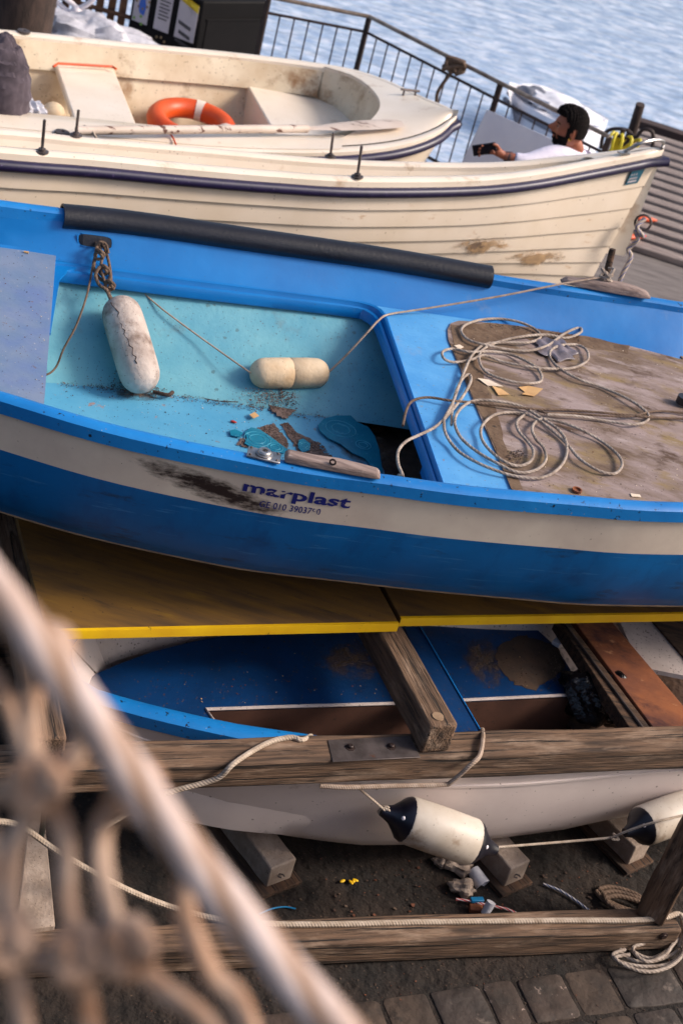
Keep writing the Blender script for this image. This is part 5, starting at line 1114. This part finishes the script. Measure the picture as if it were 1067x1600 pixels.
# debris inside
zw = lambda x, y: 1.144
scatter('well_dirt', 'line of dirt and leaf bits in the crease of the well', ('debris_dark', 'mud', 'leaf_brown', 'debris_dark'), lambda: (lambda t: (table([(0, 95), (1, 540)], t), table([(0, 599), (.1, 602), (.4, 618), (.66, 634), (.82, 646), (1, 656)], t) + random.gauss(1, 2.6)))(random.random()), 800, .0015, .005, 1.146, 41)
scatter('well_dirt', 'dark dirt heap round the foot of the cracked fender', ('debris_dark', 'mud', 'debris_dark'), lambda: (215 + random.gauss(0, 24), 602 + random.gauss(0, 7)), 900, .002, .005, lambda x, y: 1.155 + max(0, 603 - y) * .0012, 42)
scatter('well_dirt', 'grey brown dirt patch below the tan float', ('mud', 'debris_dark', 'mud'), lambda: (435 + random.gauss(0, 26), 622 + random.gauss(0, 9)), 1000, .002, .005, lambda x, y: 1.15 + max(0, 640 - y) * .0012, 43)
scatter('deck_dust', 'fine dark specks on the light blue thwart and well floor', ('debris_dark', 'leaf_brown', 'chip_white'), inpoly([(100, 605), (380, 640), (600, 740), (560, 745), (110, 640)]), 240, .001, .004, 1.142, 44)
scatter('deck_chips', 'paint chips and grit scattered on the plywood', ('chip_white', 'debris_dark', 'mud', 'debris_dark', 'leaf_brown'), inpoly([(705, 510), (900, 530), (1060, 565), (1060, 775), (830, 765), (800, 740)]), 550, .001, .0038, DK + .001, 45)
scatter('deck_chips', 'dark twigs and grit along the far edge of the plywood', ('debris_dark', 'leaf_brown', 'mud'), lambda: (lambda t: (lerp(760, 905, t), lerp(505, 524, t) + random.gauss(3, 2.5)))(random.random()), 300, .0015, .005, DK + .002, 46)
scatter('deck_chips', 'small heap of brown crumbs inside the lower rope coil', ('mud', 'debris_dark'), lambda: (806 + random.gauss(0, 7), 712 + random.gauss(0, 5)), 160, .002, .006, DK + .003, 47)
scatter('deck_dust', 'dust and paint bits on the grey-blue aft deck', ('debris_dark', 'chip_white', 'leaf_brown'), inpoly([(0, 390), (85, 402), (72, 620), (0, 600)]), 130, .001, .004, DZ + .0135, 48)
scatter('well_specks', 'fine black specks stuck to the teal side of the well', ('debris_dark',), inpoly([(95, 450), (300, 475), (560, 505), (610, 600), (560, 640), (300, 610), (95, 590)]), 300, .0008, .0026, lambda x, y: lerp(1.395, 1.146, min(1, max(0, (y - table([(90, 436), (534, 487), (620, 497)], x)) / (table([(90, 599), (270, 618), (530, 655), (620, 668)], x) - table([(90, 436), (534, 487), (620, 497)], x))))) + .004, 49)
def chip(px, z, m, label, cat='chip', name='paint_chip', group=None, curl=.006):
    g = G(); pp = [P(x, y, z) for x, y in px]; c = sum(pp, V((0, 0, 0))) / len(pp); pp = [p + Z3 * (curl * ((p - c).length / .05) ** 2) for p in pp]; g.prism(pp, .0015); return tag(g.build(name, m, None, smooth=False), label, cat, group)
zo = lambda s: [(x / 2 + 534, y / 2 + 420) for x, y in s]
chip(zo([(422, 345), (460, 348), (502, 372), (455, 366)]), DK + .003, 'chip_white', 'pale flat chip on the plywood, leftmost of the three by the coils', 'paint chip', group='larger paint chips on the plywood')
chip(zo([(468, 368), (498, 376), (522, 394), (488, 397)]), DK + .003, 'chip_tan', 'tan angular chip just below the pale one on the plywood', 'paint chip', group='larger paint chips on the plywood')
chip(zo([(550, 372), (580, 368), (625, 382), (600, 400), (560, 396), (572, 386)]), DK + .003, 'chip_tan', 'largest tan chip on the plywood, right of the others', 'paint chip', group='larger paint chips on the plywood')
chip(zo([(350, 240), (368, 237), (380, 245), (366, 252)]), DK + .003, 'chip_white', 'small white chip inside the upper rope coil', 'paint chip')
chip(zo([(900, 702), (930, 706), (934, 714), (905, 712)]), DK + .003, 'chip_white', 'small white chip near the near gunwale at right', 'paint chip')
chip([(390, 648), (398, 644), (405, 650), (396, 654)], 1.155, 'chip_tan', 'small orange-tan chip in the crease left of the dirt patch', 'paint chip')
patch('dirt_film', [(704, 508), (760, 504), (900, 523), (985, 540), (980, 552), (900, 540), (820, 530), (770, 535), (745, 560), (760, 600), (775, 640), (790, 700), (815, 765), (800, 765), (755, 655), (712, 555)], DK + .0012, 'dirt_film', 'dark damp dirt along the far and left edges of the plywood')
# crumpled clear film at the far edge of the plywood
g = G(); c = P(868, 545, DK + .010); g.ball(c, .085, .10, .018, n=24, fn=lambda d, q: V((q.x * (1 + .15 * math.sin(8 * d.y)), q.y * (1 + .2 * math.sin(7 * d.x)), q.z * (.5 + .3 * math.sin(7 * d.x + 5 * d.y) + .15 * math.sin(13 * d.y)))))
tag(g.build('plastic_film', 'film_grey', None, angle=20), 'crumpled greyish plastic film under the upper rope coil', 'plastic film')
# bottle cap, seed, cigarette ends
g = G(); c = P(900, 768, DK + .001); g.lathe(c, c + Z3 * .010, [(0, .017), (1, .018), (1, .014), (.3, .013), (.3, 0)], 16); tag(g.build('metal_cap', 'rust_board', None), 'rusty brown ring-like bottle cap by the near gunwale', 'cap')
g = G(); c = P(1066, 630, DK + .01); g.lathe(c, c + Z3 * .03, [(0, .03), (1, .03), (1, 0)], 14); tag(g.build('deck_fitting', 'black_foam', None), 'black round fitting on the plywood at the right picture edge', 'fitting')
g = G(); c = P(365, 659, 1.146); g.ball(c, .013, .006, .005, n=8); tag(g.build('red_seed', 'red_bit', None), 'small dark red pod on the light blue well floor', 'pod')
g = G(); c = P(38, 393, DZ + .017); d_ = V((.018, .003, 0)); g.lathe(c, c + d_, [(0, 0), (0, .004), (1, .004), (1, 0)], 8); tag(g.build('cigarette_end', 'chip_tan', None), 'orange cigarette end on the far edge of the aft deck', 'cigarette end')
# flaked patches with rings
def zz(s): return [(x / 2 + 200, y / 2 + 600) for x, y in s]
zfl = 1.150
def flake(px, m, z, label, rings=None, name='paint_flake', cat='paint flake', grp=None):
    r_ = empty(name, P(sum(p[0] for p in px) / len(px), sum(p[1] for p in px) / len(px), z), label, cat, grp)
    g = G(); g.prism([P(x, y, z) for x, y in px], .003); g.build('sheet', m, r_, smooth=False)
    for (cx, cy, rad) in rings or []:
        c = P(cx, cy, z + .0006)
        for q in (1, .6): g = G(); g.tube([c + V((math.cos(2 * math.pi * k / 20), math.sin(2 * math.pi * k / 20), 0)) * rad * q for k in range(21)], .0012, 5, cap=False); g.build('ring', 'teal_ring', r_)
    return r_
flake(zz([(318, 145), (335, 141), (360, 152), (350, 165), (322, 160)]), 'teal_flake', zfl, 'tiny teal paint flake left of the ringed one', grp='loose teal paint flakes')
flake(zz([(365, 150), (385, 135), (410, 140), (440, 160), (462, 176), (500, 205), (486, 216), (440, 208), (400, 205), (365, 185), (372, 168)]), 'teal_flake', zfl, 'teal paint flake with round rings behind the oarlock plate', [P and (230 + 200, 0, 0)] and [(zz([(405, 172)])[0][0], zz([(405, 172)])[0][1], .05), (zz([(460, 198)])[0][0], zz([(460, 198)])[0][1], .03)], grp='loose teal paint flakes')
flake(zz([(534, 175), (548, 170), (570, 185), (568, 206), (545, 212), (532, 198)]), 'teal_flake', zfl, 'small teal paint flake above the grey wooden pad', [(zz([(550, 192)])[0][0], zz([(550, 192)])[0][1], .022)], grp='loose teal paint flakes')
flake(zz([(594, 128), (612, 108), (650, 98), (696, 98), (716, 118), (752, 135), (772, 165), (785, 205), (796, 278), (770, 266), (742, 232), (700, 214), (664, 186), (625, 168), (600, 146)]), 'teal_flake', zfl + .004, 'largest teal sheet with curved lines at the edge of the dark pit', [(zz([(665, 140)])[0][0], zz([(665, 140)])[0][1], .06), (zz([(735, 190)])[0][0], zz([(735, 190)])[0][1], .03)], grp='loose teal paint flakes')
scatter('bare_patch', 'bare brownish-grey patch with grit between the teal flakes', ('mud',), inpoly(zz([(400, 140), (455, 123), (498, 175), (502, 208), (440, 170)])), 600, .004, .008, 1.143, 51, .001)
scatter('bare_patch', 'bare brownish-grey streak with grit above the wooden pad', ('mud',), inpoly(zz([(478, 125), (500, 120), (530, 160), (600, 185), (640, 230), (570, 222), (530, 205), (505, 170)])), 700, .004, .008, 1.143, 52, .001)
scatter('bare_patch', 'small bare brownish patch left of the ringed teal flake', ('mud',), inpoly(zz([(338, 190), (355, 168), (380, 175), (375, 200)])), 150, .004, .008, 1.143, 53, .001)
# twig and leaf in the well
patch('mud_patch', [(785, 1005), (815, 992), (845, 1000), (870, 1012), (882, 1040), (860, 1062), (835, 1078), (805, 1070), (785, 1050), (772, 1025)], Zd + .0016, 'mud_brown', 'brown mud film on the navy deck near the black bag')
patch('bare_patch', zz([(400, 145), (455, 123), (490, 165), (502, 208), (470, 190), (440, 170)]), 1.1425, 'mud', 'bare grey-brown film between the teal flakes')
patch('bare_patch', zz([(478, 125), (500, 120), (525, 150), (600, 185), (590, 200), (640, 230), (570, 222), (530, 205), (505, 170)]), 1.1425, 'mud', 'bare grey-brown streak above the wooden pad')
patch('dirt_patch', [(405, 618), (430, 612), (460, 616), (500, 622), (496, 634), (460, 640), (452, 652), (440, 654), (425, 640)], 1.149, 'mud', 'grey-brown dirt film below the tan float')
rope('twig', [P(240, 612, 1.16), P(262, 617, 1.165), P(270, 613, 1.16)], .008, 'debris_dark', 'short dark stub of rope at the foot of the cracked fender', 'twig')
rope('twig', [P(320, 623, 1.155), P(345, 627, 1.157), P(372, 628, 1.155)], .0022, 'debris_dark', 'thin black twig in the crease of the well', 'twig')
chip([(578, 660), (592, 658), (604, 666), (594, 676), (580, 672)], 1.10, 'leaf_brown', 'curled brown leaf in the dark pit by the thwart', 'leaf', 'leaf')
# ================================================================== THINGS IN THE CREAM DINGHY
lr = empty('lifebuoy', P(300, 190, .85), 'orange lifebuoy with a pale band lying in the cream dinghy', 'lifebuoy')
c = P(300, 194, .72); th = R(12); u = V((math.cos(th), math.sin(th), .0)); v = V((-math.sin(th), math.cos(th), 0)) * .985 + Z3 * .10
rows = []; n_ = 40; Rr, rr_ = .225, .066
def torus(g, a0, a1, rm, k_=14, n=40):
    rows = []
    for i in range(n + 1):
        a = a0 + (a1 - a0) * i / n; cd_ = u * math.cos(a) + v * math.sin(a); nn_ = u.cross(v)
        rows.append([c + cd_ * Rr + (cd_ * math.cos(2 * math.pi * j / k_) + nn_ * math.sin(2 * math.pi * j / k_)) * rm for j in range(k_ + 1)])
    return g.grid(rows)
g = G(); torus(g, 0, 2 * math.pi, rr_); g.build('ring', 'orange', lr)
for a0 in (1.25, 4.4, 5.9): g = G(); torus(g, a0, a0 + .26, rr_ + .003, n=6); g.build('band', 'white_tape', lr)
oar = empty('oar', P(400, 200, 1.12), 'worn white-painted oar lying along the near side of the cream dinghy', 'oar')
oa = P(120, 204, 1.10); ob = P(480, 201, 1.125); oc = P(626, 192, 1.19)
g = G(); g.tube([oa, oa.lerp(ob, .5), ob], .024, 10); g.build('shaft', 'oar_paint', oar)
g = G(); t = (oc - ob).normalized(); s_ = V((-t.y, t.x, 0)); rows = []
for q, w_ in ((0, .024), (.1, .03), (.3, .055), (.6, .07), (.9, .07), (1, .05)):
    cc = ob.lerp(oc, q); rows.append([cc + s_ * w_, cc + Z3 * .012, cc - s_ * w_, cc - Z3 * .012])
g.grid(rows, closed=True, cap=True); g.build('blade', 'oar_paint', oar)
# net sack
g = G(); c = P(-8, 150, 1.10)
g.ball(c, .19, .16, .34, n=32, fn=lambda d, q: q * (1 + .035 * math.sin(38 * d.z + 3 * math.sin(4 * d.x)) + .02 * math.sin(50 * d.y)))
tag(g.build('knitted_sack', 'knit', None), 'dark grey ribbed knitted sack leaning in the dinghy at the left edge', 'sack')
g = G(); c = P(84, 178, .86); g.ball(c, .07, .06, .07, n=12); tag(g.build('buoy', 'foam_tan', None), 'cream round buoy beside the clear plastic bag', 'buoy')
g = G(); c = P(48, 176, .86); g.ball(c, .10, .08, .07, n=22, fn=lambda d, q: q * (1 + .14 * math.sin(11 * d.x + 8 * d.y) + .1 * math.sin(17 * d.z + 9 * d.x))); tag(g.build('plastic_bag', 'plastic_clear', None, angle=25), 'crumpled clear plastic bag in the cream dinghy', 'bag')
rope('cord', [P(252, 207, 1.09), P(262, 206, 1.08), P(270, 214, 1.07), P(276, 228, 1.06)], .005, 'orange', 'short orange cord hanging over the near side of the cream dinghy', 'cord')
rope('rope', [P(132, 197, 1.1), P(142, 202, 1.11), P(150, 214, 1.08), P(153, 222, 1.05)], .007, 'rope_grey', 'short grey rope end beside the oar shaft')

scatter('ground_litter', 'dry brown leaves and splinters lying round the pale blocks', ('leaf_brown', 'debris_dark', 'grit', 'leaf_brown'), inpoly([(400, 1400), (560, 1350), (1000, 1350), (1000, 1430), (420, 1432)]), 90, .004, .012, .004, 61)
# ================================================================== PERSON
def skin(name, nodes, edges, m, parent, sub=2, root=0):
    """nodes: list of (point, radius or (rx, ry))"""
    import bmesh
    org_ = wl(parent); me = bpy.data.meshes.new(name); me.from_pydata([V(p) - org_ for p, r in nodes], edges, [])
    o = bpy.data.objects.new(name, me); COL.objects.link(o); o.parent = parent
    o.modifiers.new('k', 'SKIN'); sv = me.skin_vertices[0].data
    for i, (p, r) in enumerate(nodes): sv[i].radius = r if isinstance(r, tuple) else (r, r); sv[i].use_root = (i == root); sv[i].use_loose = False
    q = o.modifiers.new('u', 'SUBSURF'); q.levels = sub; q.render_levels = sub
    me.materials.append(MATS[m]); dg = bpy.context.evaluated_depsgraph_get(); dg.update()
    nm = bpy.data.meshes.new_from_object(o.evaluated_get(dg)); o.modifiers.clear(); o.data = nm; nm.name = name
    for p in nm.polygons: p.use_smooth = True
    if not nm.materials: nm.materials.append(MATS[m])
    return o
hc = PY(891, 201, 9.25)
man = empty('person', (hc.x + .1, 9.3, 0), 'bearded dark-haired man in a white shirt sitting and holding out a phone', 'person')
neck = PY(903, 240, 9.28); shL = PY(862, 241, 9.14); elb = PY(820, 253, 9.02); wri = PY(786, 243, 9.00); hnd = PY(768, 236, 8.99)
chest = neck + V((.05, .02, -.20)); pel = V((neck.x + .12, neck.y + .02, .62)); shR = neck + V((.05, .20, -.08)); elR = shR + V((-.02, .06, -.28)); wrR = elR + V((-.22, -.04, -.06)); hdR = wrR + V((-.08, -.02, 0))
hipL = pel + V((-.02, -.10, -.02)); hipR = pel + V((-.02, .10, -.02)); knL = hipL + V((-.42, -.03, .0)); knR = hipR + V((-.42, .05, .0)); anL = V((knL.x + .05, knL.y, .09)); anR = V((knR.x + .02, knR.y, .09))
nodes = [(pel, (.15, .11)), (pel.lerp(chest, .5), (.14, .11)), (chest, (.16, .11)), (neck + V((.03, .01, -.07)), (.085, .06)), (neck, .052), (hc + V((.02, 0, -.05)), .055),
         (shL, .052), (shL.lerp(elb, .5), .044), (elb, .037), (elb.lerp(wri, .5), .036), (wri, .026),
         (shR, .055), (elR, .040), (wrR, .028), (hdR, .03), (hipL, .09), (knL, .062), (anL, .045), (hipR, .09), (knR, .062), (anR, .045), (anL + V((-.14, 0, -.05)), .035), (anR + V((-.14, 0, -.05)), .035)]
edges = [(0, 1), (1, 2), (2, 3), (3, 4), (4, 5), (3, 6), (6, 7), (7, 8), (8, 9), (9, 10), (3, 11), (11, 12), (12, 13), (13, 14), (0, 15), (15, 16), (16, 17), (0, 18), (18, 19), (19, 20), (17, 21), (20, 22)]
# left hand: palm and five separate fingers closed on the phone
fd = (hnd - wri).normalized(); upv = V((.10, -.15, .95)).normalized(); upv = (upv - fd * upv.dot(fd)).normalized(); sv_ = fd.cross(upv)
if sv_.dot(CAM - hnd) < 0: sv_ = -sv_
palm = wri + fd * .050; nodes += [(palm, (.034, .018)), (palm + fd * .028, (.036, .015))]; ip = len(nodes) - 2; edges += [(10, ip), (ip, ip + 1)]
for k, (off, ln, drop) in enumerate(((.026, .070, -.006), (.009, .078, -.010), (-.008, .072, -.014), (-.024, .056, -.020))):
    b0 = palm + fd * .045 + upv * off; j = len(nodes)
    nodes += [(b0, .0095), (b0 + fd * ln * .45 + sv_ * -.006 + upv * drop * .3, .0088), (b0 + fd * ln * .75 + sv_ * .010 + upv * drop, .0080), (b0 + fd * ln * .86 + sv_ * .030 + upv * drop * 1.4, .0070)]
    edges += [(ip + 1, j), (j, j + 1), (j + 1, j + 2), (j + 2, j + 3)]
j = len(nodes); nodes += [(palm + upv * .034 + fd * -.005 + sv_ * .006, .0125), (palm + upv * .058 + fd * .022 + sv_ * .020, .0105), (palm + upv * .060 + fd * .050 + sv_ * .032, .0085)]; edges += [(ip, j), (j, j + 1), (j + 1, j + 2)]
body = skin('body', nodes, edges, 'skin', man)
# head: one sculpted surface, facing the left of the picture
fwd = V((-.97, -.10, -.02)).normalized(); tilt = R(-5); zax = V((-.10, .0, 1)); zax = (zax - fwd * zax.dot(fwd)).normalized(); lat = zax.cross(fwd).normalized()
HM = Matrix((fwd, lat, zax)).transposed()
def bump(d, cx, cy, cz, s): return math.exp(-((d.x - cx) ** 2 + (d.y - cy) ** 2 + (d.z - cz) ** 2) / s ** 2)
def headf(d, q):
    x, y, z = q
    if d.z < .05: f_ = 1 - .20 * min(1, (-d.z + .05)); y *= f_; x *= 1 - .14 * max(0, -d.z) * (1 if d.x < 0 else .15)
    x += .030 * bump(d, .98, 0, -.16, .15) + .022 * bump(d, 1, 0, -.02, .14) + .007 * bump(d, .95, 0, .22, .3) - .010 * (bump(d, .9, .36, .04, .16) + bump(d, .9, -.36, .04, .16))
    x += .009 * bump(d, .9, 0, -.42, .12) + .008 * bump(d, .85, 0, -.54, .11) + .020 * bump(d, .62, 0, -.80, .26) - .004 * bump(d, .9, 0, -.48, .05)
    y += (.006 if d.y > 0 else -.006) * (bump(d, .7, .6, -.12, .25) + bump(d, .7, -.6, -.12, .25))
    return V((x, y, z))
g = G(); g.ball(hc, .101, .080, .128, n=30, fn=headf, M=HM); head = g.build('head', 'skin', man)
def shell(name, m, mask, off, sc_=1.0, noise=0, rx=.101, ry=.080, rz=.128, parent=None):
    g = G(); n = 40; idx = {}
    def pt(i, j):
        th = math.pi * i / n; ph = math.pi * (j % (2 * n)) / n; d = V((math.sin(th) * math.cos(ph), math.sin(th) * math.sin(ph), math.cos(th)))
        return d
    for i in range(n):
        for j in range(2 * n):
            ds = [pt(i, j), pt(i + 1, j), pt(i + 1, j + 1), pt(i, j + 1)]; c_ = sum(ds, V((0, 0, 0))) / 4
            if not mask(c_): continue
            f = []
            for key, d in zip(((i, j % (2 * n)), (i + 1, j % (2 * n)), (i + 1, (j + 1) % (2 * n)), (i, (j + 1) % (2 * n))), ds):
                if key not in idx:
                    q = headf(d, V((d.x * rx, d.y * ry, d.z * rz))); o_ = off(d) * (1 + noise * math.sin(31 * d.x + 17 * d.z) * math.sin(27 * d.y + 11 * d.x)); q = q + V((d.x, d.y, d.z)).normalized() * o_
                    idx[key] = len(g.v); g.v.append(hc + HM @ q); g.uv.append((0, 0))
                f.append(idx[key])
            g.f.append(tuple(f)); g.fm.append(0)
    return g.build(name, m, parent or man)
def hairmask(d):
    hl = .50 if d.x > .45 else (.50 - (.45 - d.x) * 1.2 if d.x > .12 else -.05 - (.12 - d.x) * .55)
    return d.z > max(hl, -.34) and not (abs(d.y) > .70 and d.z < .16 and d.x > -.28)
shell('hair', 'hair', hairmask, lambda d: .004 + .013 * max(0, min(1, (d.z - .1) * 1.8)) + .034 * max(0, d.x) * max(0, d.z) + .003 * max(0, -d.x), noise=.30)
def beardmask(d):
    if d.x > .05 and d.z < -.30 and not (d.x > .84 and abs(d.y) < .22 and -.50 < d.z < -.43): 
        return d.z > -.98 and (d.z < -.38 - .12 * (abs(d.y) > .3) * (d.x > .5) or abs(d.y) < .42 and d.x > .5 and d.z < -.33 or abs(d.y) > .55)
    return -.05 < d.x < .30 and -.35 < d.z < .15 and abs(d.y) > .7
shell('beard', 'hair', beardmask, lambda d: .003 + .016 * max(0, -d.z - .45) + .010 * max(0, d.x) * max(0, -d.z - .4), noise=.2)
for s_ in (-1, 1):
    c = hc + HM @ V((-.006, .075 * s_, -.004)); g = G(); g.ball(c, .019, .008, .032, n=10, M=HM @ Matrix.Rotation(.15, 3, 'Y'), fn=lambda d, q: q * (1 - .25 * math.exp(-(d.x ** 2 + d.z ** 2) / .2))); er = g.build('ear', 'skin', man)
    if s_ == min((-1, 1), key=lambda t: ((hc + HM @ V((0, .07 * t, 0))) - CAM).length):
        g = G(); cc = hc + HM @ V((-.002, .082 * s_, -.045)); g.tube([cc + HM @ V((math.cos(a) * .009, 0, math.sin(a) * .009)) for a in [k * .7 for k in range(10)]], .0022, 5); g.build('earring', 'gold', er)
    c = hc + HM @ V((.078, .030 * s_, .006)); g = G(); g.ball(c, .011, n=8, M=HM); ey = g.build('eye', 'eye', man)
    g = G(); g.ball(c + HM @ V((.008, 0, 0)), .006, n=6); g.build('iris', 'hair', ey)
    g = G(); g.tube(spline([hc + HM @ V(p) for p in ((.094, .012 * s_, .022), (.092, .030 * s_, .029), (.078, .050 * s_, .024))], 4), .0038, 6); g.build('eyebrow', 'hair', man)
g = G(); g.tube(spline([hc + HM @ V(p) for p in ((.088, -.022, -.056), (.099, 0, -.054), (.088, .022, -.056))], 4), .0042, 6); g.build('lips', 'lip', man)
# shirt with collar and sleeves, trousers, shoes
sn_ = [(pel + V((0, 0, .02)), (.165, .125)), (pel.lerp(chest, .5), (.155, .12)), (chest, (.172, .122)), (neck + V((.035, .01, -.045)), (.135, .082)), (shL, .070), (shL.lerp(elb, .5), .060), (elb, .050), (elb.lerp(wri, .42), .046), (elb.lerp(wri, .55), .042), (shR, .066), (elR, .052), (elR.lerp(wrR, .6), .044)]
skin('shirt', sn_, [(0, 1), (1, 2), (2, 3), (3, 4), (4, 5), (5, 6), (6, 7), (7, 8), (3, 9), (9, 10), (10, 11)], 'shirt', man)
g = G(); cn = neck + V((.008, .005, -.012))
for sgn in (-1, 1):
    rows = []
    for k in range(9):
        a = math.pi * (k / 8) * sgn; dirv = V((math.cos(a), math.sin(a), 0)); rows.append([cn + dirv * .070 + V((0, 0, .036 - .03 * (k == 8) - .002 * k)), cn + dirv * .080 + V((0, 0, .032 - .002 * k)), cn + dirv * .108 + V((0, 0, -.026 - .002 * k)), cn + dirv * .085 + V((0, 0, -.022))])
    g.grid(rows, closed=True, cap=True)
g.build('collar', 'shirt', man, bevel=.002)
skin('trousers', [(pel + V((0, 0, -.02)), (.16, .125)), (hipL, .10), (knL, .075), (anL + Z3 * .03, .06), (hipR, .10), (knR, .075), (anR + Z3 * .03, .06)], [(0, 1), (1, 2), (2, 3), (0, 4), (4, 5), (5, 6)], 'trousers', man)
for an in (anL, anR): g = G(); g.ball(V((an.x - .08, an.y, .05)), .14, .05, .05, n=10); g.build('shoe', 'fender_black', man)
g = G(); m0_ = elb.lerp(wri, .66); m1_ = elb.lerp(wri, .94); g.tube([m0_, m0_.lerp(m1_, .5), m1_], [.0375, .0345, .029], 14, cap=False); g.build('tattooed_forearm', 'skin_tattoo', man)
ph = empty('phone', palm + fd * .075 + sv_ * .012, 'dark smartphone held out in the hand of the bearded man', 'phone')
pc_ = palm + fd * .078 + sv_ * .013; lx = (fd * .80 - upv * .50).normalized(); ly = sv_.cross(lx).normalized()
def pbox(c, lx, ly, lz, a, b, h):
    g = G(); vs = [c + lx * sx_ * a / 2 + ly * sy_ * b / 2 + lz * sz_ * h / 2 for sz_ in (-1, 1) for sx_, sy_ in ((-1, -1), (1, -1), (1, 1), (-1, 1))]
    return g.add(vs, [(3, 2, 1, 0), (4, 5, 6, 7), (0, 1, 5, 4), (1, 2, 6, 5), (2, 3, 7, 6), (3, 0, 4, 7)])
pbox(pc_, lx, ly, sv_, .145, .074, .009).build('case', 'fender_black', ph, bevel=.003)
pbox(pc_ + sv_ * .0052, lx, ly, sv_, .132, .066, .001).build('screen', 'phone', ph, smooth=False)
# bench he sits on
bn = empty('bench', (pel.x, pel.y, 0), 'plain wooden bench under the seated man', 'bench')
g = G(); g.box((pel.x, pel.y + .1, .47), .42, 1.1, .05); g.build('seat', 'seat_wood', bn, bevel=.006)
for dx, dy in ((-.15, -.35), (.15, -.35), (-.15, .55), (.15, .55)): g = G(); g.box((pel.x + dx, pel.y + dy, .222), .06, .06, .442); g.build('leg', 'seat_wood', bn, bevel=.004)
# ================================================================== ROPE NET IN THE FOREGROUND
net = empty('rope_net', PD(150, 1500, .62) - Z3 * .2, 'out-of-focus thick rope railing net crossing the lower left corner', 'rope net')
def nrope(name, s, r, d=.62, jit=0):
    d *= 1.15; r *= 1.15; pts = [PD(x, y, d + (z_[0] if z_ else 0)) for x, y, *z_ in s]; g = G(); g.tube(pts, r, 12, smooth=7); return g.build(name, 'rope_net' if name == 'border_rope' else 'rope_cord', net, weld=False)
nrope('border_rope', [(-120, 760), (-40, 880), (40, 980), (110, 1075), (190, 1190), (280, 1315), (360, 1415), (440, 1510), (540, 1620), (640, 1740)], .0090, .60)
for s in ([(70, 1010), (45, 1120), (60, 1230), (20, 1330), (15, 1450), (30, 1560), (50, 1680)],
          [(-30, 1040), (20, 1110), (60, 1225), (100, 1300), (105, 1400), (125, 1490), (140, 1600), (160, 1700)],
          [(150, 1130), (100, 1200), (60, 1225), (0, 1240), (-50, 1230)],
          [(215, 1230), (160, 1290), (165, 1390), (195, 1480), (250, 1540), (320, 1590), (380, 1680)],
          [(300, 1340), (290, 1430), (330, 1520), (370, 1560), (400, 1640)],
          [(-40, 1470), (20, 1475), (70, 1500), (130, 1490), (195, 1480)],
          [(-40, 1250), (-10, 1330), (0, 1420), (10, 1480)]):
    nrope('cord', s, .0052, .63)
for x, y in ((60, 1228), (125, 1492), (12, 1472), (75, 1020), (215, 1235), (200, 1482)):
    c = PD(x, y, .72); pts = [c + cR * (.0075 * math.cos(t * 1.3)) + cU * (.0075 * math.sin(t * 1.3)) + cF * (.008 * math.sin(t * 2.1)) for t in range(10)]
    g = G(); g.tube(pts, .0085, 8, smooth=4); g.build('knot', 'rope_cord', net, weld=False)
